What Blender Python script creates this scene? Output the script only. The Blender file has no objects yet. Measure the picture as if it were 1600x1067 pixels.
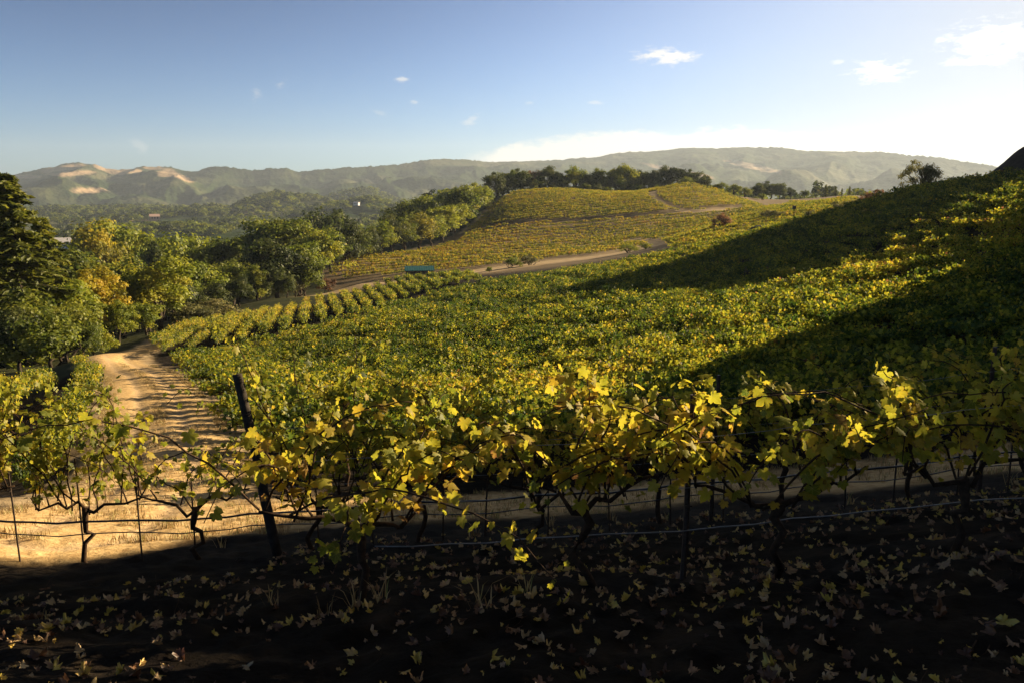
import bpy, math
import numpy as np
from mathutils import Vector

SC = bpy.context.scene
R = math.radians
# ------------------------------------------------------------------ camera
F = 1244.0
PITCH = R(10.6)
cam_d = bpy.data.cameras.new("camera")
cam = bpy.data.objects.new("camera", cam_d)
SC.collection.objects.link(cam)
cam_d.sensor_width = 36.0
cam_d.lens = 36.0 * F / 1600.0
cam_d.clip_start = 0.05
cam_d.clip_end = 30000.0
cam.location = (0, 0, 0)
cam.rotation_euler = (R(90) - PITCH, 0, 0)
SC.camera = cam
# ------------------------------------------------------------------ light
SUN_AZ, SUN_EL = R(60.0), R(17.5)
SUN_DIR = Vector((math.sin(SUN_AZ) * math.cos(SUN_EL), math.cos(SUN_AZ) * math.cos(SUN_EL), math.sin(SUN_EL)))
sun_d = bpy.data.lights.new("sun", 'SUN')
sun = bpy.data.objects.new("sun", sun_d)
SC.collection.objects.link(sun)
sun_d.energy = 5.0
sun_d.angle = R(0.5)
sun_d.color = (1.0, 0.80, 0.52)
sun.rotation_euler = SUN_DIR.to_track_quat('Z', 'Y').to_euler()
sun.location = (60, 70, 60)
SC.view_settings.view_transform = 'Standard'
SC.view_settings.look = 'None'
SC.view_settings.exposure = 1.66
SC.view_settings.gamma = 1.0
SKY_STRENGTH = 0.05
SC.render.engine = 'CYCLES'
SC.cycles.max_bounces = 6
SC.cycles.diffuse_bounces = 3
SC.cycles.glossy_bounces = 2
SC.cycles.transmission_bounces = 4
SC.cycles.volume_bounces = 0
SC.cycles.use_denoising = True

world = bpy.data.worlds.new("World")
SC.world = world
world.use_nodes = True


def pix_dir(px, py):
    u = (px - 800.0) / F
    v = (533.5 - py) / F
    return np.array([u, math.cos(PITCH) + v * math.sin(PITCH), -math.sin(PITCH) + v * math.cos(PITCH)])


def pix(px, py, Y):
    d = pix_dir(px, py)
    d = d * (Y / d[1])
    return d


def build_world():
    nt = world.node_tree
    N, L = nt.nodes, nt.links
    N.clear()
    out = N.new('ShaderNodeOutputWorld')
    bg = N.new('ShaderNodeBackground')
    bg.inputs[1].default_value = SKY_STRENGTH
    sky = N.new('ShaderNodeTexSky')
    sky.sky_type = 'NISHITA'
    sky.sun_disc = False
    sky.sun_elevation = SUN_EL
    sky.sun_rotation = SUN_AZ
    sky.altitude = 200.0
    sky.air_density = 1.0
    sky.dust_density = 0.45
    sky.ozone_density = 2.0
    tc = N.new('ShaderNodeTexCoord')
    sep = N.new('ShaderNodeSeparateXYZ')
    L.new(tc.outputs['Generated'], sep.inputs[0])

    def M(op, a, b=None, c=None, clamp=False):
        n = N.new('ShaderNodeMath')
        n.operation = op
        n.use_clamp = clamp
        for i, v in enumerate((a, b, c)):
            if v is None:
                continue
            if isinstance(v, (int, float)):
                n.inputs[i].default_value = v
            else:
                L.new(v, n.inputs[i])
        return n.outputs[0]
    az = M('ARCTAN2', sep.outputs[0], sep.outputs[1])
    el = M('ARCSINE', sep.outputs[2])
    # wispy detail, stretched sideways, at two scales
    comb = N.new('ShaderNodeCombineXYZ')
    L.new(M('MULTIPLY', az, 22.0), comb.inputs[0])
    L.new(M('MULTIPLY', el, 60.0), comb.inputs[1])
    no = N.new('ShaderNodeTexNoise')
    no.inputs['Scale'].default_value = 2.3
    no.inputs['Detail'].default_value = 7.0
    no.inputs['Roughness'].default_value = 0.62
    L.new(comb.outputs[0], no.inputs['Vector'])
    nz = M('SUBTRACT', no.outputs[0], 0.5)
    no2 = N.new('ShaderNodeTexNoise')
    no2.inputs['Scale'].default_value = 0.55
    no2.inputs['Detail'].default_value = 5.0
    L.new(comb.outputs[0], no2.inputs['Vector'])
    nz2 = M('SUBTRACT', no2.outputs[0], 0.5)

    # (px, py, half width px, half height px, opacity, noise amount, tilt)
    clouds = [
        (1045, 88, 62, 15, 0.95, 2.6, 0.06), (1372, 112, 48, 19, 0.8, 3.0, 0.0), (1548, 66, 70, 34, 0.75, 2.4, 0.0),
        (1545, 94, 60, 9, 0.8, 2.2, 0.0), (1470, 63, 14, 5, 0.6, 2.4, 0.0), (627, 124, 17, 5, 0.55, 2.8, 0.0),
        (737, 186, 17, 12, 0.4, 3.2, -0.6), (400, 148, 12, 10, 0.25, 3.0, -0.5), (440, 131, 10, 8, 0.22, 3.0, -0.4),
        (592, 178, 16, 8, 0.22, 3.2, 0.0), (218, 228, 16, 12, 0.2, 3.0, 0.4), (648, 160, 8, 4, 0.4, 2.6, 0.2),
        (930, 161, 14, 4, 0.4, 2.6, 0.0), (828, 161, 12, 4, 0.3, 2.6, 0.0), (1310, 98, 14, 5, 0.4, 2.6, 0.0),
    ]
    total = None
    for (px, py, hw, hh, op, na, tilt) in clouds:
        d = pix_dir(px, py)
        a0 = math.atan2(d[0], d[1])
        e0 = math.atan2(d[2], math.hypot(d[0], d[1]))
        da = M('SUBTRACT', az, a0)
        de = M('SUBTRACT', el, e0)
        de = M('ADD', de, M('MULTIPLY', da, tilt))
        dx = M('DIVIDE', da, hw / F * 0.93)
        dy = M('DIVIDE', de, hh / F)
        rr = M('SQRT', M('ADD', M('MULTIPLY', dx, dx), M('MULTIPLY', dy, dy)))
        m = M('SUBTRACT', 1.0, rr)
        m = M('ADD', M('SUBTRACT', m, 0.12), M('MULTIPLY', nz, na * 1.5))
        m = M('MULTIPLY', m, 1.5, clamp=True)
        m = M('MULTIPLY', m, M('SUBTRACT', 1.35, rr, clamp=True))
        m = M('MULTIPLY', m, op)
        total = m if total is None else M('MAXIMUM', total, m)
    # the long bank of low cloud lying along the crest of the far ridge
    # top edge as a piecewise curve of azimuth, fluffed by noise
    cr = N.new('ShaderNodeFloatCurve')
    pts = [(690, 250), (760, 232), (830, 217), (900, 207), (960, 205), (1010, 200), (1060, 206), (1110, 200), (1200, 201), (1260, 204), (1330, 203), (1400, 206), (1450, 214), (1480, 228)]
    A0, A1 = -0.15, 0.55
    cu = cr.mapping.curves[0]
    prs = []
    for px, py in pts:
        d = pix_dir(px, py)
        prs.append(((math.atan2(d[0], d[1]) - A0) / (A1 - A0), math.atan2(d[2], math.hypot(d[0], d[1])) / 0.2))
    cu.points[0].location = prs[0]
    cu.points[1].location = prs[-1]
    for p in prs[1:-1]:
        cu.points.new(*p)
    cr.mapping.update()
    L.new(M('DIVIDE', M('SUBTRACT', az, A0), A1 - A0), cr.inputs['Value'])
    top = M('MULTIPLY', cr.outputs[0], 0.2)
    h = M('DIVIDE', M('SUBTRACT', top, el), 0.012)
    bank = M('ADD', h, M('ADD', M('MULTIPLY', nz, 2.6), M('MULTIPLY', nz2, 1.6)))
    bank = M('MULTIPLY', bank, 1.0, clamp=True)
    e0 = math.atan2(pix_dir(700, 0)[0], pix_dir(700, 240)[1])
    e1 = math.atan2(pix_dir(1480, 0)[0], pix_dir(1480, 210)[1])
    ends = M('MULTIPLY', M('MULTIPLY', M('SUBTRACT', az, e0), 16.0, clamp=True), M('MULTIPLY', M('SUBTRACT', e1, az), 12.0, clamp=True))
    bank = M('MULTIPLY', M('MULTIPLY', bank, ends), 0.97)
    total = M('MAXIMUM', total, bank)
    # cloud brightness climbs towards the sun (forward scattering)
    dot = N.new('ShaderNodeVectorMath')
    dot.operation = 'DOT_PRODUCT'
    L.new(tc.outputs['Generated'], dot.inputs[0])
    dot.inputs[1].default_value = tuple(SUN_DIR)
    glow = M('POWER', M('MAXIMUM', dot.outputs['Value'], 0.0), 6.0)
    cb = M('ADD', 6.3, M('MULTIPLY', glow, 6.0))
    ccol = N.new('ShaderNodeVectorMath')
    ccol.operation = 'SCALE'
    ccol.inputs[0].default_value = (1.0, 0.96, 0.9)
    L.new(cb, ccol.inputs['Scale'])
    # the air itself: a little bluer away from the sun, milky white towards it
    tint = N.new('ShaderNodeMix')
    tint.data_type = 'RGBA'
    tint.blend_type = 'MULTIPLY'
    tint.inputs['Factor'].default_value = 1.0
    L.new(sky.outputs[0], tint.inputs['A'])
    tint.inputs['B'].default_value = (0.37, 0.62, 1.02, 1)
    bw = N.new('ShaderNodeRGBToBW')
    L.new(sky.outputs[0], bw.inputs[0])
    milky = N.new('ShaderNodeMix')
    milky.data_type = 'RGBA'
    L.new(M('MULTIPLY', M('POWER', M('MAXIMUM', dot.outputs['Value'], 0.0), 3.2), 1.1, clamp=True), milky.inputs['Factor'])
    L.new(tint.outputs['Result'], milky.inputs['A'])
    L.new(bw.outputs[0], milky.inputs['B'])
    mix = N.new('ShaderNodeMix')
    mix.data_type = 'RGBA'
    L.new(total, mix.inputs['Factor'])
    # hold the aureole just short of white
    bw2 = N.new('ShaderNodeRGBToBW')
    L.new(milky.outputs['Result'], bw2.inputs[0])
    deep = M('POWER', M('DIVIDE', bw2.outputs[0], 2.6), 1.35)
    q = M('DIVIDE', M('MULTIPLY', bw2.outputs[0], deep), 4.7)
    soft = N.new('ShaderNodeVectorMath')
    soft.operation = 'SCALE'
    L.new(milky.outputs['Result'], soft.inputs[0])
    L.new(M('DIVIDE', deep, M('SQRT', M('ADD', 1.0, M('MULTIPLY', q, q)))), soft.inputs['Scale'])
    L.new(soft.outputs[0], mix.inputs['A'])
    L.new(ccol.outputs[0], mix.inputs['B'])
    L.new(mix.outputs['Result'], bg.inputs[0])
    L.new(bg.outputs[0], out.inputs[0])


build_world()
# ------------------------------------------------------------------ helpers
rng = np.random.default_rng(11)


def coll_link(o, parent=None):
    SC.collection.objects.link(o)
    if parent is not None:
        o.parent = parent
    return o


def tag(o, label=None, cat=None, group=None, kind=None):
    if label:
        o['label'] = label
    if cat:
        o['category'] = cat
    if group:
        o['group'] = group
    if kind:
        o['kind'] = kind
    return o


def empty(name, loc=(0, 0, 0), rz=0.0, s=1.0):
    o = bpy.data.objects.new(name, None)
    o.empty_display_size = 0.1
    o.location = loc
    o.rotation_euler = (0, 0, rz)
    o.scale = (s, s, s) if isinstance(s, (int, float)) else s
    return coll_link(o)


def np_mesh(name, V, tris=None, quads=None, attrs=None, smooth=False):
    """mesh datablock straight from arrays"""
    me = bpy.data.meshes.new(name)
    V = np.asarray(V, np.float32)
    parts, tots = [], []
    if tris is not None and len(tris):
        parts.append(np.asarray(tris, np.int32).ravel())
        tots.append(np.full(len(tris), 3, np.int32))
    if quads is not None and len(quads):
        parts.append(np.asarray(quads, np.int32).ravel())
        tots.append(np.full(len(quads), 4, np.int32))
    li = np.concatenate(parts)
    lt = np.concatenate(tots)
    ls = np.zeros(len(lt), np.int32)
    ls[1:] = np.cumsum(lt)[:-1]
    me.vertices.add(len(V))
    me.vertices.foreach_set('co', V.ravel())
    me.loops.add(len(li))
    me.loops.foreach_set('vertex_index', li)
    me.polygons.add(len(lt))
    me.polygons.foreach_set('loop_start', ls)
    me.polygons.foreach_set('loop_total', lt)
    me.polygons.foreach_set('use_smooth', np.full(len(lt), smooth, bool))
    for k, a in (attrs or {}).items():
        at = me.attributes.new(k, 'FLOAT', 'POINT')
        at.data.foreach_set('value', np.asarray(a, np.float32))
    me.update(calc_edges=True)
    me.validate()
    return me


class Geo:
    """collects pieces of ONE part"""

    def __init__(self):
        self.V, self.T, self.Q, self.A, self.E, self.n = [], [], [], [], [], 0

    def add(self, V, tris=None, quads=None, tone=0.5, ext=None):
        V = np.asarray(V, float).reshape(-1, 3)
        if tris is not None and len(tris):
            self.T.append(np.asarray(tris, int) + self.n)
        if quads is not None and len(quads):
            self.Q.append(np.asarray(quads, int) + self.n)
        self.V.append(V)
        self.A.append(np.broadcast_to(np.asarray(tone, float), (len(V),)).copy())
        if ext is not None:
            self.E.append(ext)
        self.n += len(V)

    def tube(self, path, radii, sides=6, tone=0.5, cap=True):
        P = np.asarray(path, float)
        rad = np.broadcast_to(np.asarray(radii, float), (len(P),))
        T = np.gradient(P, axis=0)
        T /= np.linalg.norm(T, axis=1, keepdims=True) + 1e-9
        ref = np.array([0.0, 0, 1]) if abs(T[0][2]) < 0.8 else np.array([1.0, 0, 0])
        A = np.cross(T, ref)
        A /= np.linalg.norm(A, axis=1, keepdims=True) + 1e-9
        B = np.cross(T, A)
        ang = np.arange(sides) / sides * 2 * math.pi
        V = P[:, None] + rad[:, None, None] * (np.cos(ang)[None, :, None] * A[:, None] + np.sin(ang)[None, :, None] * B[:, None])
        V = V.reshape(-1, 3)
        q = []
        for i in range(len(P) - 1):
            for j in range(sides):
                k = (j + 1) % sides
                q.append((i * sides + j, i * sides + k, (i + 1) * sides + k, (i + 1) * sides + j))
        t = []
        if cap:
            V = np.vstack([V, P[:1], P[-1:]])
            c0, c1 = len(V) - 2, len(V) - 1
            m = (len(P) - 1) * sides
            for j in range(sides):
                k = (j + 1) % sides
                t += [(c0, k, j), (c1, m + j, m + k)]
        self.add(V, t, q, tone)

    def box(self, lo, hi, tone=0.5):
        x0, y0, z0 = lo
        x1, y1, z1 = hi
        V = [(x0, y0, z0), (x1, y0, z0), (x1, y1, z0), (x0, y1, z0), (x0, y0, z1), (x1, y0, z1), (x1, y1, z1), (x0, y1, z1)]
        self.add(V, None, [(0, 3, 2, 1), (4, 5, 6, 7), (0, 1, 5, 4), (1, 2, 6, 5), (2, 3, 7, 6), (3, 0, 4, 7)], tone)

    def mesh(self, name, mat=None, smooth=False):
        at = {'tone': np.concatenate(self.A)}
        if self.E and sum(len(e) for e in self.E) == self.n:
            E = np.vstack(self.E)
            at.update(lx=E[:, 0], ly=E[:, 1], edge=E[:, 2])
        me = np_mesh(name, np.vstack(self.V), np.vstack(self.T) if self.T else None, np.vstack(self.Q) if self.Q else None, at, smooth)
        if mat:
            me.materials.append(mat)
        return me

    def obj(self, name, mat=None, parent=None, smooth=False):
        return coll_link(bpy.data.objects.new(name, self.mesh(name, mat, smooth)), parent)


def rand_unit(n, r):
    v = r.normal(size=(n, 3))
    return v / (np.linalg.norm(v, axis=1, keepdims=True) + 1e-9)


def frames(normal, tip):
    """rotation matrices with rows (side, tip, normal)"""
    n = normal / (np.linalg.norm(normal, axis=1, keepdims=True) + 1e-9)
    t = tip - (tip * n).sum(1, keepdims=True) * n
    t /= np.linalg.norm(t, axis=1, keepdims=True) + 1e-9
    s = np.cross(t, n)
    return np.stack([s, t, n], axis=1)


def scatter(geo, tmpl, tris, pos, normal, tip, size, tone, curl=None):
    """place copies of a leaf template (in its x-y plane, y = tip)"""
    Rm = frames(normal, tip)
    Tm = np.asarray(tmpl, float)
    n, m = len(pos), len(Tm)
    L = np.broadcast_to(Tm, (n, m, 3)).copy()
    if curl is not None:
        L[:, :, 2] -= curl[:, None] * (L[:, :, 0] ** 2 + 0.6 * L[:, :, 1] ** 2)
    V = pos[:, None] + np.einsum('nmk,nkj->nmj', L * np.asarray(size)[:, None, None], Rm)
    tr = (np.asarray(tris)[None] + (np.arange(n) * m)[:, None, None]).reshape(-1, 3)
    ext = None
    if m > 20:
        e = np.ones(m)
        e[0] = 0
        ext = np.tile(np.column_stack([Tm[:, 0], Tm[:, 1], e]), (n, 1))
    geo.add(V.reshape(-1, 3), tr, None, np.repeat(tone, m), ext)


# leaf templates -----------------------------------------------------------
def grape_leaf(detail=True):
    if detail:
        # half outline from the stalk notch round to the tip: five pointed lobes with teeth
        half = [(0.0, 0.0), (0.10, -0.16), (0.26, -0.20), (0.33, -0.13), (0.43, -0.06), (0.40, 0.04), (0.30, 0.10),
                (0.42, 0.17), (0.53, 0.29), (0.47, 0.36), (0.50, 0.47), (0.38, 0.46), (0.24, 0.42),
                (0.25, 0.55), (0.19, 0.64), (0.11, 0.72), (0.0, 0.86)]
    else:
        half = [(0.0, 0.0), (0.30, -0.18), (0.42, -0.02), (0.30, 0.10), (0.52, 0.34), (0.24, 0.42), (0.18, 0.66), (0.0, 0.84)]
    left = [(-x, y) for x, y in half[1:-1]][::-1]
    out = half + left
    c = (0.0, 0.2)
    V = [(c[0], c[1], 0.05)]
    for x, y in out:
        z = -0.10 * abs(x) ** 1.2 * 2 + 0.05 - 0.12 * (y - 0.2) ** 2
        if detail:
            z += 0.03 * math.sin(7 * x + 9 * y)
        V.append((x, y, z))
    n = len(out)
    T = [(0, 1 + i, 1 + (i + 1) % n) for i in range(n)]
    return np.array(V) * 1.15, np.array(T)


LEAF_HI = grape_leaf(True)
LEAF_LO = grape_leaf(False)
LEAF_6 = (np.array([(0, 0, 0.06), (0.42, 0.12, -0.04), (0.34, 0.62, -0.06), (0, 0.95, -0.02), (-0.34, 0.62, -0.06), (-0.42, 0.12, -0.04)]),
          np.array([(0, 1, 2), (0, 2, 3), (0, 3, 4), (0, 4, 5)]))
LEAF_4 = (np.array([(0, -0.5, 0), (0.42, 0, 0.06), (0, 0.5, 0), (-0.42, 0, 0.06)]), np.array([(0, 1, 2), (0, 2, 3)]))

# noise --------------------------------------------------------------------
_pt = np.random.default_rng(3).random((256, 256))


def vnoise(x, y):
    xi, yi = np.floor(x).astype(int), np.floor(y).astype(int)
    fx, fy = x - xi, y - yi
    fx = fx * fx * fx * (fx * (fx * 6 - 15) + 10)
    fy = fy * fy * fy * (fy * (fy * 6 - 15) + 10)
    a = _pt[xi & 255, yi & 255]
    b = _pt[(xi + 1) & 255, yi & 255]
    c = _pt[xi & 255, (yi + 1) & 255]
    d = _pt[(xi + 1) & 255, (yi + 1) & 255]
    return (a + (b - a) * fx) * (1 - fy) + (c + (d - c) * fx) * fy - 0.5


def fbm(x, y, o=4, g=0.5):
    s, a = 0.0, 1.0
    for i in range(o):
        s = s + a * vnoise(x + 17.3 * i, y - 9.1 * i)
        x, y, a = x * 2.03, y * 2.03, a * g
    return s


def ridged(x, y, o=4):
    s, a = 0.0, 1.0
    for i in range(o):
        s = s + a * (1 - np.abs(2 * vnoise(x + 31.7 * i, y + 5.3 * i)) * 2)
        x, y, a = x * 2.1, y * 2.1, a * 0.5
    return s / 1.9


def sstep(a, b, x):
    t = np.clip((x - a) / (b - a), 0, 1)
    return t * t * (3 - 2 * t)


def in_poly(x, y, poly):
    x, y = np.asarray(x), np.asarray(y)
    ins = np.zeros(x.shape, bool)
    n = len(poly)
    for i in range(n):
        x0, y0 = poly[i]
        x1, y1 = poly[(i + 1) % n]
        c = ((y0 > y) != (y1 > y)) & (x < (x1 - x0) * (y - y0) / (y1 - y0 + 1e-12) + x0)
        ins ^= c
    return ins


def ppoly(pts):
    return [tuple(pix(*p)[:2]) for p in pts]


# materials ----------------------------------------------------------------
class Mat:
    def __init__(self, name):
        self.m = bpy.data.materials.new(name)
        self.m.use_nodes = True
        self.N, self.L = self.m.node_tree.nodes, self.m.node_tree.links
        self.N.clear()
        self.out = self.N.new('ShaderNodeOutputMaterial')

    def node(self, t, **kw):
        n = self.N.new(t)
        for k, v in kw.items():
            setattr(n, k, v)
        return n

    def set(self, sock, v):
        if isinstance(v, (int, float, tuple)):
            sock.default_value = v
        else:
            self.L.new(v, sock)

    def math(self, op, a, b=0.0, clamp=False):
        n = self.node('ShaderNodeMath', operation=op, use_clamp=clamp)
        self.set(n.inputs[0], a)
        self.set(n.inputs[1], b)
        return n.outputs[0]

    def attr(self, name='tone'):
        return self.node('ShaderNodeAttribute', attribute_name=name).outputs['Fac']

    def noise(self, scale, detail=4.0, rough=0.55, vec=None, world=False):
        n = self.node('ShaderNodeTexNoise')
        n.inputs['Scale'].default_value = scale
        n.inputs['Detail'].default_value = detail
        n.inputs['Roughness'].default_value = rough
        if world:
            self.L.new(self.node('ShaderNodeNewGeometry').outputs['Position'], n.inputs['Vector'])
        elif vec is not None:
            self.L.new(vec, n.inputs['Vector'])
        else:
            self.L.new(self.node('ShaderNodeTexCoord').outputs['Object'], n.inputs['Vector'])
        return n.outputs[0]

    def ramp(self, fac, stops):
        n = self.node('ShaderNodeValToRGB')
        e = n.color_ramp.elements
        e[0].position, e[0].color = stops[0][0], (*stops[0][1], 1)
        e[1].position, e[1].color = stops[-1][0], (*stops[-1][1], 1)
        for p, c in stops[1:-1]:
            x = e.new(p)
            x.color = (*c, 1)
        self.set(n.inputs[0], fac)
        return n.outputs[0]

    def mixc(self, f, a, b, mode='MIX'):
        n = self.node('ShaderNodeMix', data_type='RGBA', blend_type=mode)
        self.set(n.inputs['Factor'], f)
        for s, v in (('A', a), ('B', b)):
            if isinstance(v, tuple):
                v = (*v, 1) if len(v) == 3 else v
            self.set(n.inputs[s], v)
        return n.outputs['Result']

    def principled(self, col, rough=0.8, spec=0.2, bump=None, bump_d=0.1, bump_s=1.0, metal=0.0):
        p = self.node('ShaderNodeBsdfPrincipled')
        if isinstance(col, tuple) and len(col) == 3:
            col = (*col, 1)
        self.set(p.inputs['Base Color'], col)
        self.set(p.inputs['Roughness'], rough)
        p.inputs['Specular IOR Level'].default_value = spec
        p.inputs['Metallic'].default_value = metal
        if bump is not None:
            b = self.node('ShaderNodeBump')
            b.inputs['Strength'].default_value = bump_s
            b.inputs['Distance'].default_value = bump_d
            self.set(b.inputs['Height'], bump)
            self.L.new(b.outputs[0], p.inputs['Normal'])
        self.L.new(p.outputs[0], self.out.inputs[0])
        return self.m

    def leafy(self, col, trans=0.4, tcol=None, gloss=0.05):
        d = self.node('ShaderNodeBsdfDiffuse')
        t = self.node('ShaderNodeBsdfTranslucent')
        self.set(d.inputs[0], col)
        self.set(t.inputs[0], tcol if tcol is not None else col)
        mx = self.node('ShaderNodeMixShader')
        mx.inputs[0].default_value = trans
        self.L.new(d.outputs[0], mx.inputs[1])
        self.L.new(t.outputs[0], mx.inputs[2])
        o = mx.outputs[0]
        if gloss:
            g = self.node('ShaderNodeBsdfGlossy')
            g.inputs['Roughness'].default_value = 0.55
            g.inputs[0].default_value = (0.9, 0.9, 0.85, 1)
            m2 = self.node('ShaderNodeMixShader')
            m2.inputs[0].default_value = gloss
            self.L.new(o, m2.inputs[1])
            self.L.new(g.outputs[0], m2.inputs[2])
            o = m2.outputs[0]
        self.L.new(o, self.out.inputs[0])
        return self.m


def leaf_mat(name, stops, trans=0.4, var=0.25, world_scale=None, world_amt=0.3, blotch=0.0, tgain=1.25, gloss=0.05, veins=False, patches=()):
    m = Mat(name)
    f = m.attr()
    rnd = m.node('ShaderNodeObjectInfo').outputs['Random']
    f = m.math('ADD', f, m.math('MULTIPLY', m.math('SUBTRACT', rnd, 0.5), var))
    if world_scale:
        w = m.math('SUBTRACT', m.noise(world_scale, 3.0, 0.5, world=True), 0.5)
        f = m.math('ADD', f, m.math('MULTIPLY', w, world_amt))
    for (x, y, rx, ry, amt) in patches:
        # yellowed leaves, also painting sunlit brightness into the colour of chosen areas
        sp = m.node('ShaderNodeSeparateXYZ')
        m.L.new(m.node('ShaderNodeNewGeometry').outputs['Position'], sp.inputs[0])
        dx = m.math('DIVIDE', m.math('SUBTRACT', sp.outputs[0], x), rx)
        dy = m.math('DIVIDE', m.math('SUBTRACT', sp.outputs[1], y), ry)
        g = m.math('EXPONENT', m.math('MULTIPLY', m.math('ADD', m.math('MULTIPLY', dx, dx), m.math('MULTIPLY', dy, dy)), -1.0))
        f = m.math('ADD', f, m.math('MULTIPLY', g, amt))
    if blotch:
        b = m.math('SUBTRACT', m.noise(22.0, 3.0, 0.6), 0.5)
        f = m.math('ADD', f, m.math('MULTIPLY', b, blotch))
    if veins:
        # browning from the rim inward, pale veins fanning out from the stalk
        e = m.math('ADD', m.attr('edge'), m.math('MULTIPLY', m.math('SUBTRACT', m.noise(35.0, 4, 0.6), 0.5), 1.3))
        f = m.math('ADD', f, m.math('MULTIPLY', m.math('SUBTRACT', e, 0.86, True), 1.1))
    c = m.ramp(f, stops)
    if veins:
        ang = m.math('ARCTAN2', m.attr('lx'), m.attr('ly'))
        rad = m.math('SQRT', m.math('ADD', m.math('MULTIPLY', m.attr('lx'), m.attr('lx')), m.math('MULTIPLY', m.attr('ly'), m.attr('ly'))))
        fr = m.math('FRACT', m.math('ADD', m.math('DIVIDE', ang, 0.86), 10.5))
        dv = m.math('MULTIPLY', m.math('MULTIPLY', m.math('ABSOLUTE', m.math('SUBTRACT', fr, 0.5)), 0.86), rad)
        line = m.math('MULTIPLY', m.math('SUBTRACT', 0.028, dv, True), 18.0, True)
        c = m.mixc(line, c, (0.34, 0.30, 0.07))
    tc = m.node('ShaderNodeVectorMath', operation='SCALE')
    m.L.new(c, tc.inputs[0])
    tc.inputs['Scale'].default_value = tgain
    return m.leafy(c, trans, tc.outputs[0], gloss)
# ------------------------------------------------------------------ terrain
CP = []


def cp(px, py, Y, dz=0.0):
    p = pix(px, py, Y)
    CP.append((p[0], p[1], p[2] + dz))


for p in [(0, 0, -1.65), (0, -6, -0.3), (-6, -4, -1.5), (6, -4, 0.2), (-5, 1, -2.1), (5, 1, -1.2), (-12, 3, -3.2), (11, 3, -0.8), (-25, 5, -6), (22, 3, 0.5)]:
    CP.append(p)
# foreground bank with vine rows one and two
for a in [(600, 945, 5), (1600, 860, 5), (0, 965, 5.2), (800, 1067, 3.3), (0, 1067, 3.4), (1600, 1067, 2.9),
          (100, 885, 7.6), (420, 862, 8), (870, 832, 8.2), (1115, 808, 8.3), (1400, 785, 8.3), (1600, 765, 8),
          (400, 800, 11.5), (1000, 775, 11), (1590, 715, 10.8), (340, 730, 17), (700, 765, 13.5), (1100, 735, 13.5), (1600, 668, 14),
          (0, 800, 11.5), (-150, 800, 11), (-150, 650, 25),
          (250, 690, 20), (230, 610, 36), (170, 560, 57), (0, 620, 40), (-150, 620, 38)]:
    cp(*a)
cp(60, 590, 50, -1.1)
cp(0, 598, 45, -1.1)
cp(0, 700, 20, -1.0)
# canopy of the main hillside block, ground 1.2 below
for a in [(500, 560, 48), (700, 600, 30), (1000, 590, 25), (1200, 600, 17), (1600, 560, 17), (1600, 450, 28), (1600, 380, 40), (1600, 305, 58), (1600, 272, 70),
          (1200, 500, 35), (1200, 420, 65), (1232, 347, 105), (1000, 480, 50), (1000, 402, 108), (800, 500, 58), (800, 432, 110), (640, 457, 100), (500, 500, 72),
          (1400, 300, 90), (1400, 400, 52), (1400, 500, 27), (1300, 328, 98), (1500, 283, 80)]:
    cp(*a, dz=-1.25)
# lit block beyond, ends in the dip
cp(185, 560, 58, -0.3)
cp(205, 584, 46)
cp(150, 545, 66, -0.6)
for a in [(280, 503, 88), (400, 510, 75), (640, 434, 126), (520, 470, 104)]:
    cp(*a, dz=-1.2)
# dip, road at the foot of the knoll, saddle
for a in [(560, 444, 165), (640, 440, 172), (800, 417, 185), (960, 397, 192), (1030, 382, 206), (500, 425, 215), (500, 409, 235),
          (1100, 368, 168), (1300, 320, 220), (1200, 338, 190), (1335, 314, 262), (1240, 352, 150), (1150, 372, 145)]:
    cp(*a)
# knoll
for a in [(520, 409, 230), (730, 377, 262), (730, 358, 295), (800, 304, 335), (880, 299, 341), (1000, 303, 346), (1080, 291, 336), (1000, 331, 282), (900, 361, 262),
          (1190, 323, 310), (1100, 341, 262), (640, 396, 252), (1230, 316, 400), (1330, 306, 390), (770, 323, 318)]:
    cp(*a)
for p in [(40, 440, -14), (-20, 440, -14), (80, 430, -13), (0, 520, -25), (-80, 420, -34), (-70, 330, -30), (-55, 275, -24), (140, 480, -16), (60, 560, -28), (200, 460, -12)]:
    CP.append(p)
# valley to the left
for a in [(170, 553, 61), (100, 572, 70), (150, 540, 86), (240, 522, 110), (400, 470, 142)]:
    cp(*a)
for p in [(-60, 72, -16.5), (-75, 90, -21), (-85, 150, -28), (-85, 220, -33), (-70, 260, -30), (-190, 300, -40), (-200, 500, -42), (-75, 450, -42), (-330, 500, -46), (-100, 60, -20),
          (-280, 300, -43), (-150, 160, -31), (-60, 35, -13), (-40, 180, -23), (-30, 150, -18.5), (-20, 138, -15.5)]:
    CP.append(p)
# the hill to the right of the picture and the dark mound at its foot
for p in [(52, 88, 0.3), (66, 109, 0.3), (44.5, 60, 1.2), (39.7, 53, 0.6), (24, 24, -2.2), (29, 27, -1.2), (33, 22, 0.5), (50, 50, 2.5), (90, 60, 5), (75, 128, -1), (66, 125, -3), (95, 185, -3),
          (110, 120, 1.5), (130, 170, -2), (150, 300, -6), (190, 380, -4), (180, 270, -4), (90, 30, 5), (62, 78, 1.5)]:
    CP.append(p)
CP = np.array(CP)


def warp(x, y):
    r = np.hypot(x, y)
    th = np.clip(np.arctan2(x, y), R(-80), R(80))
    return np.stack([th * 1.9, np.log(r + 5.0)], -1), r


_cw, _cr = warp(CP[:, 0], CP[:, 1])
_ce = CP[:, 2] / (_cr + 5.0)


def _k(d2):
    return 0.5 * d2 * np.log(d2 + 1e-12)


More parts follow.
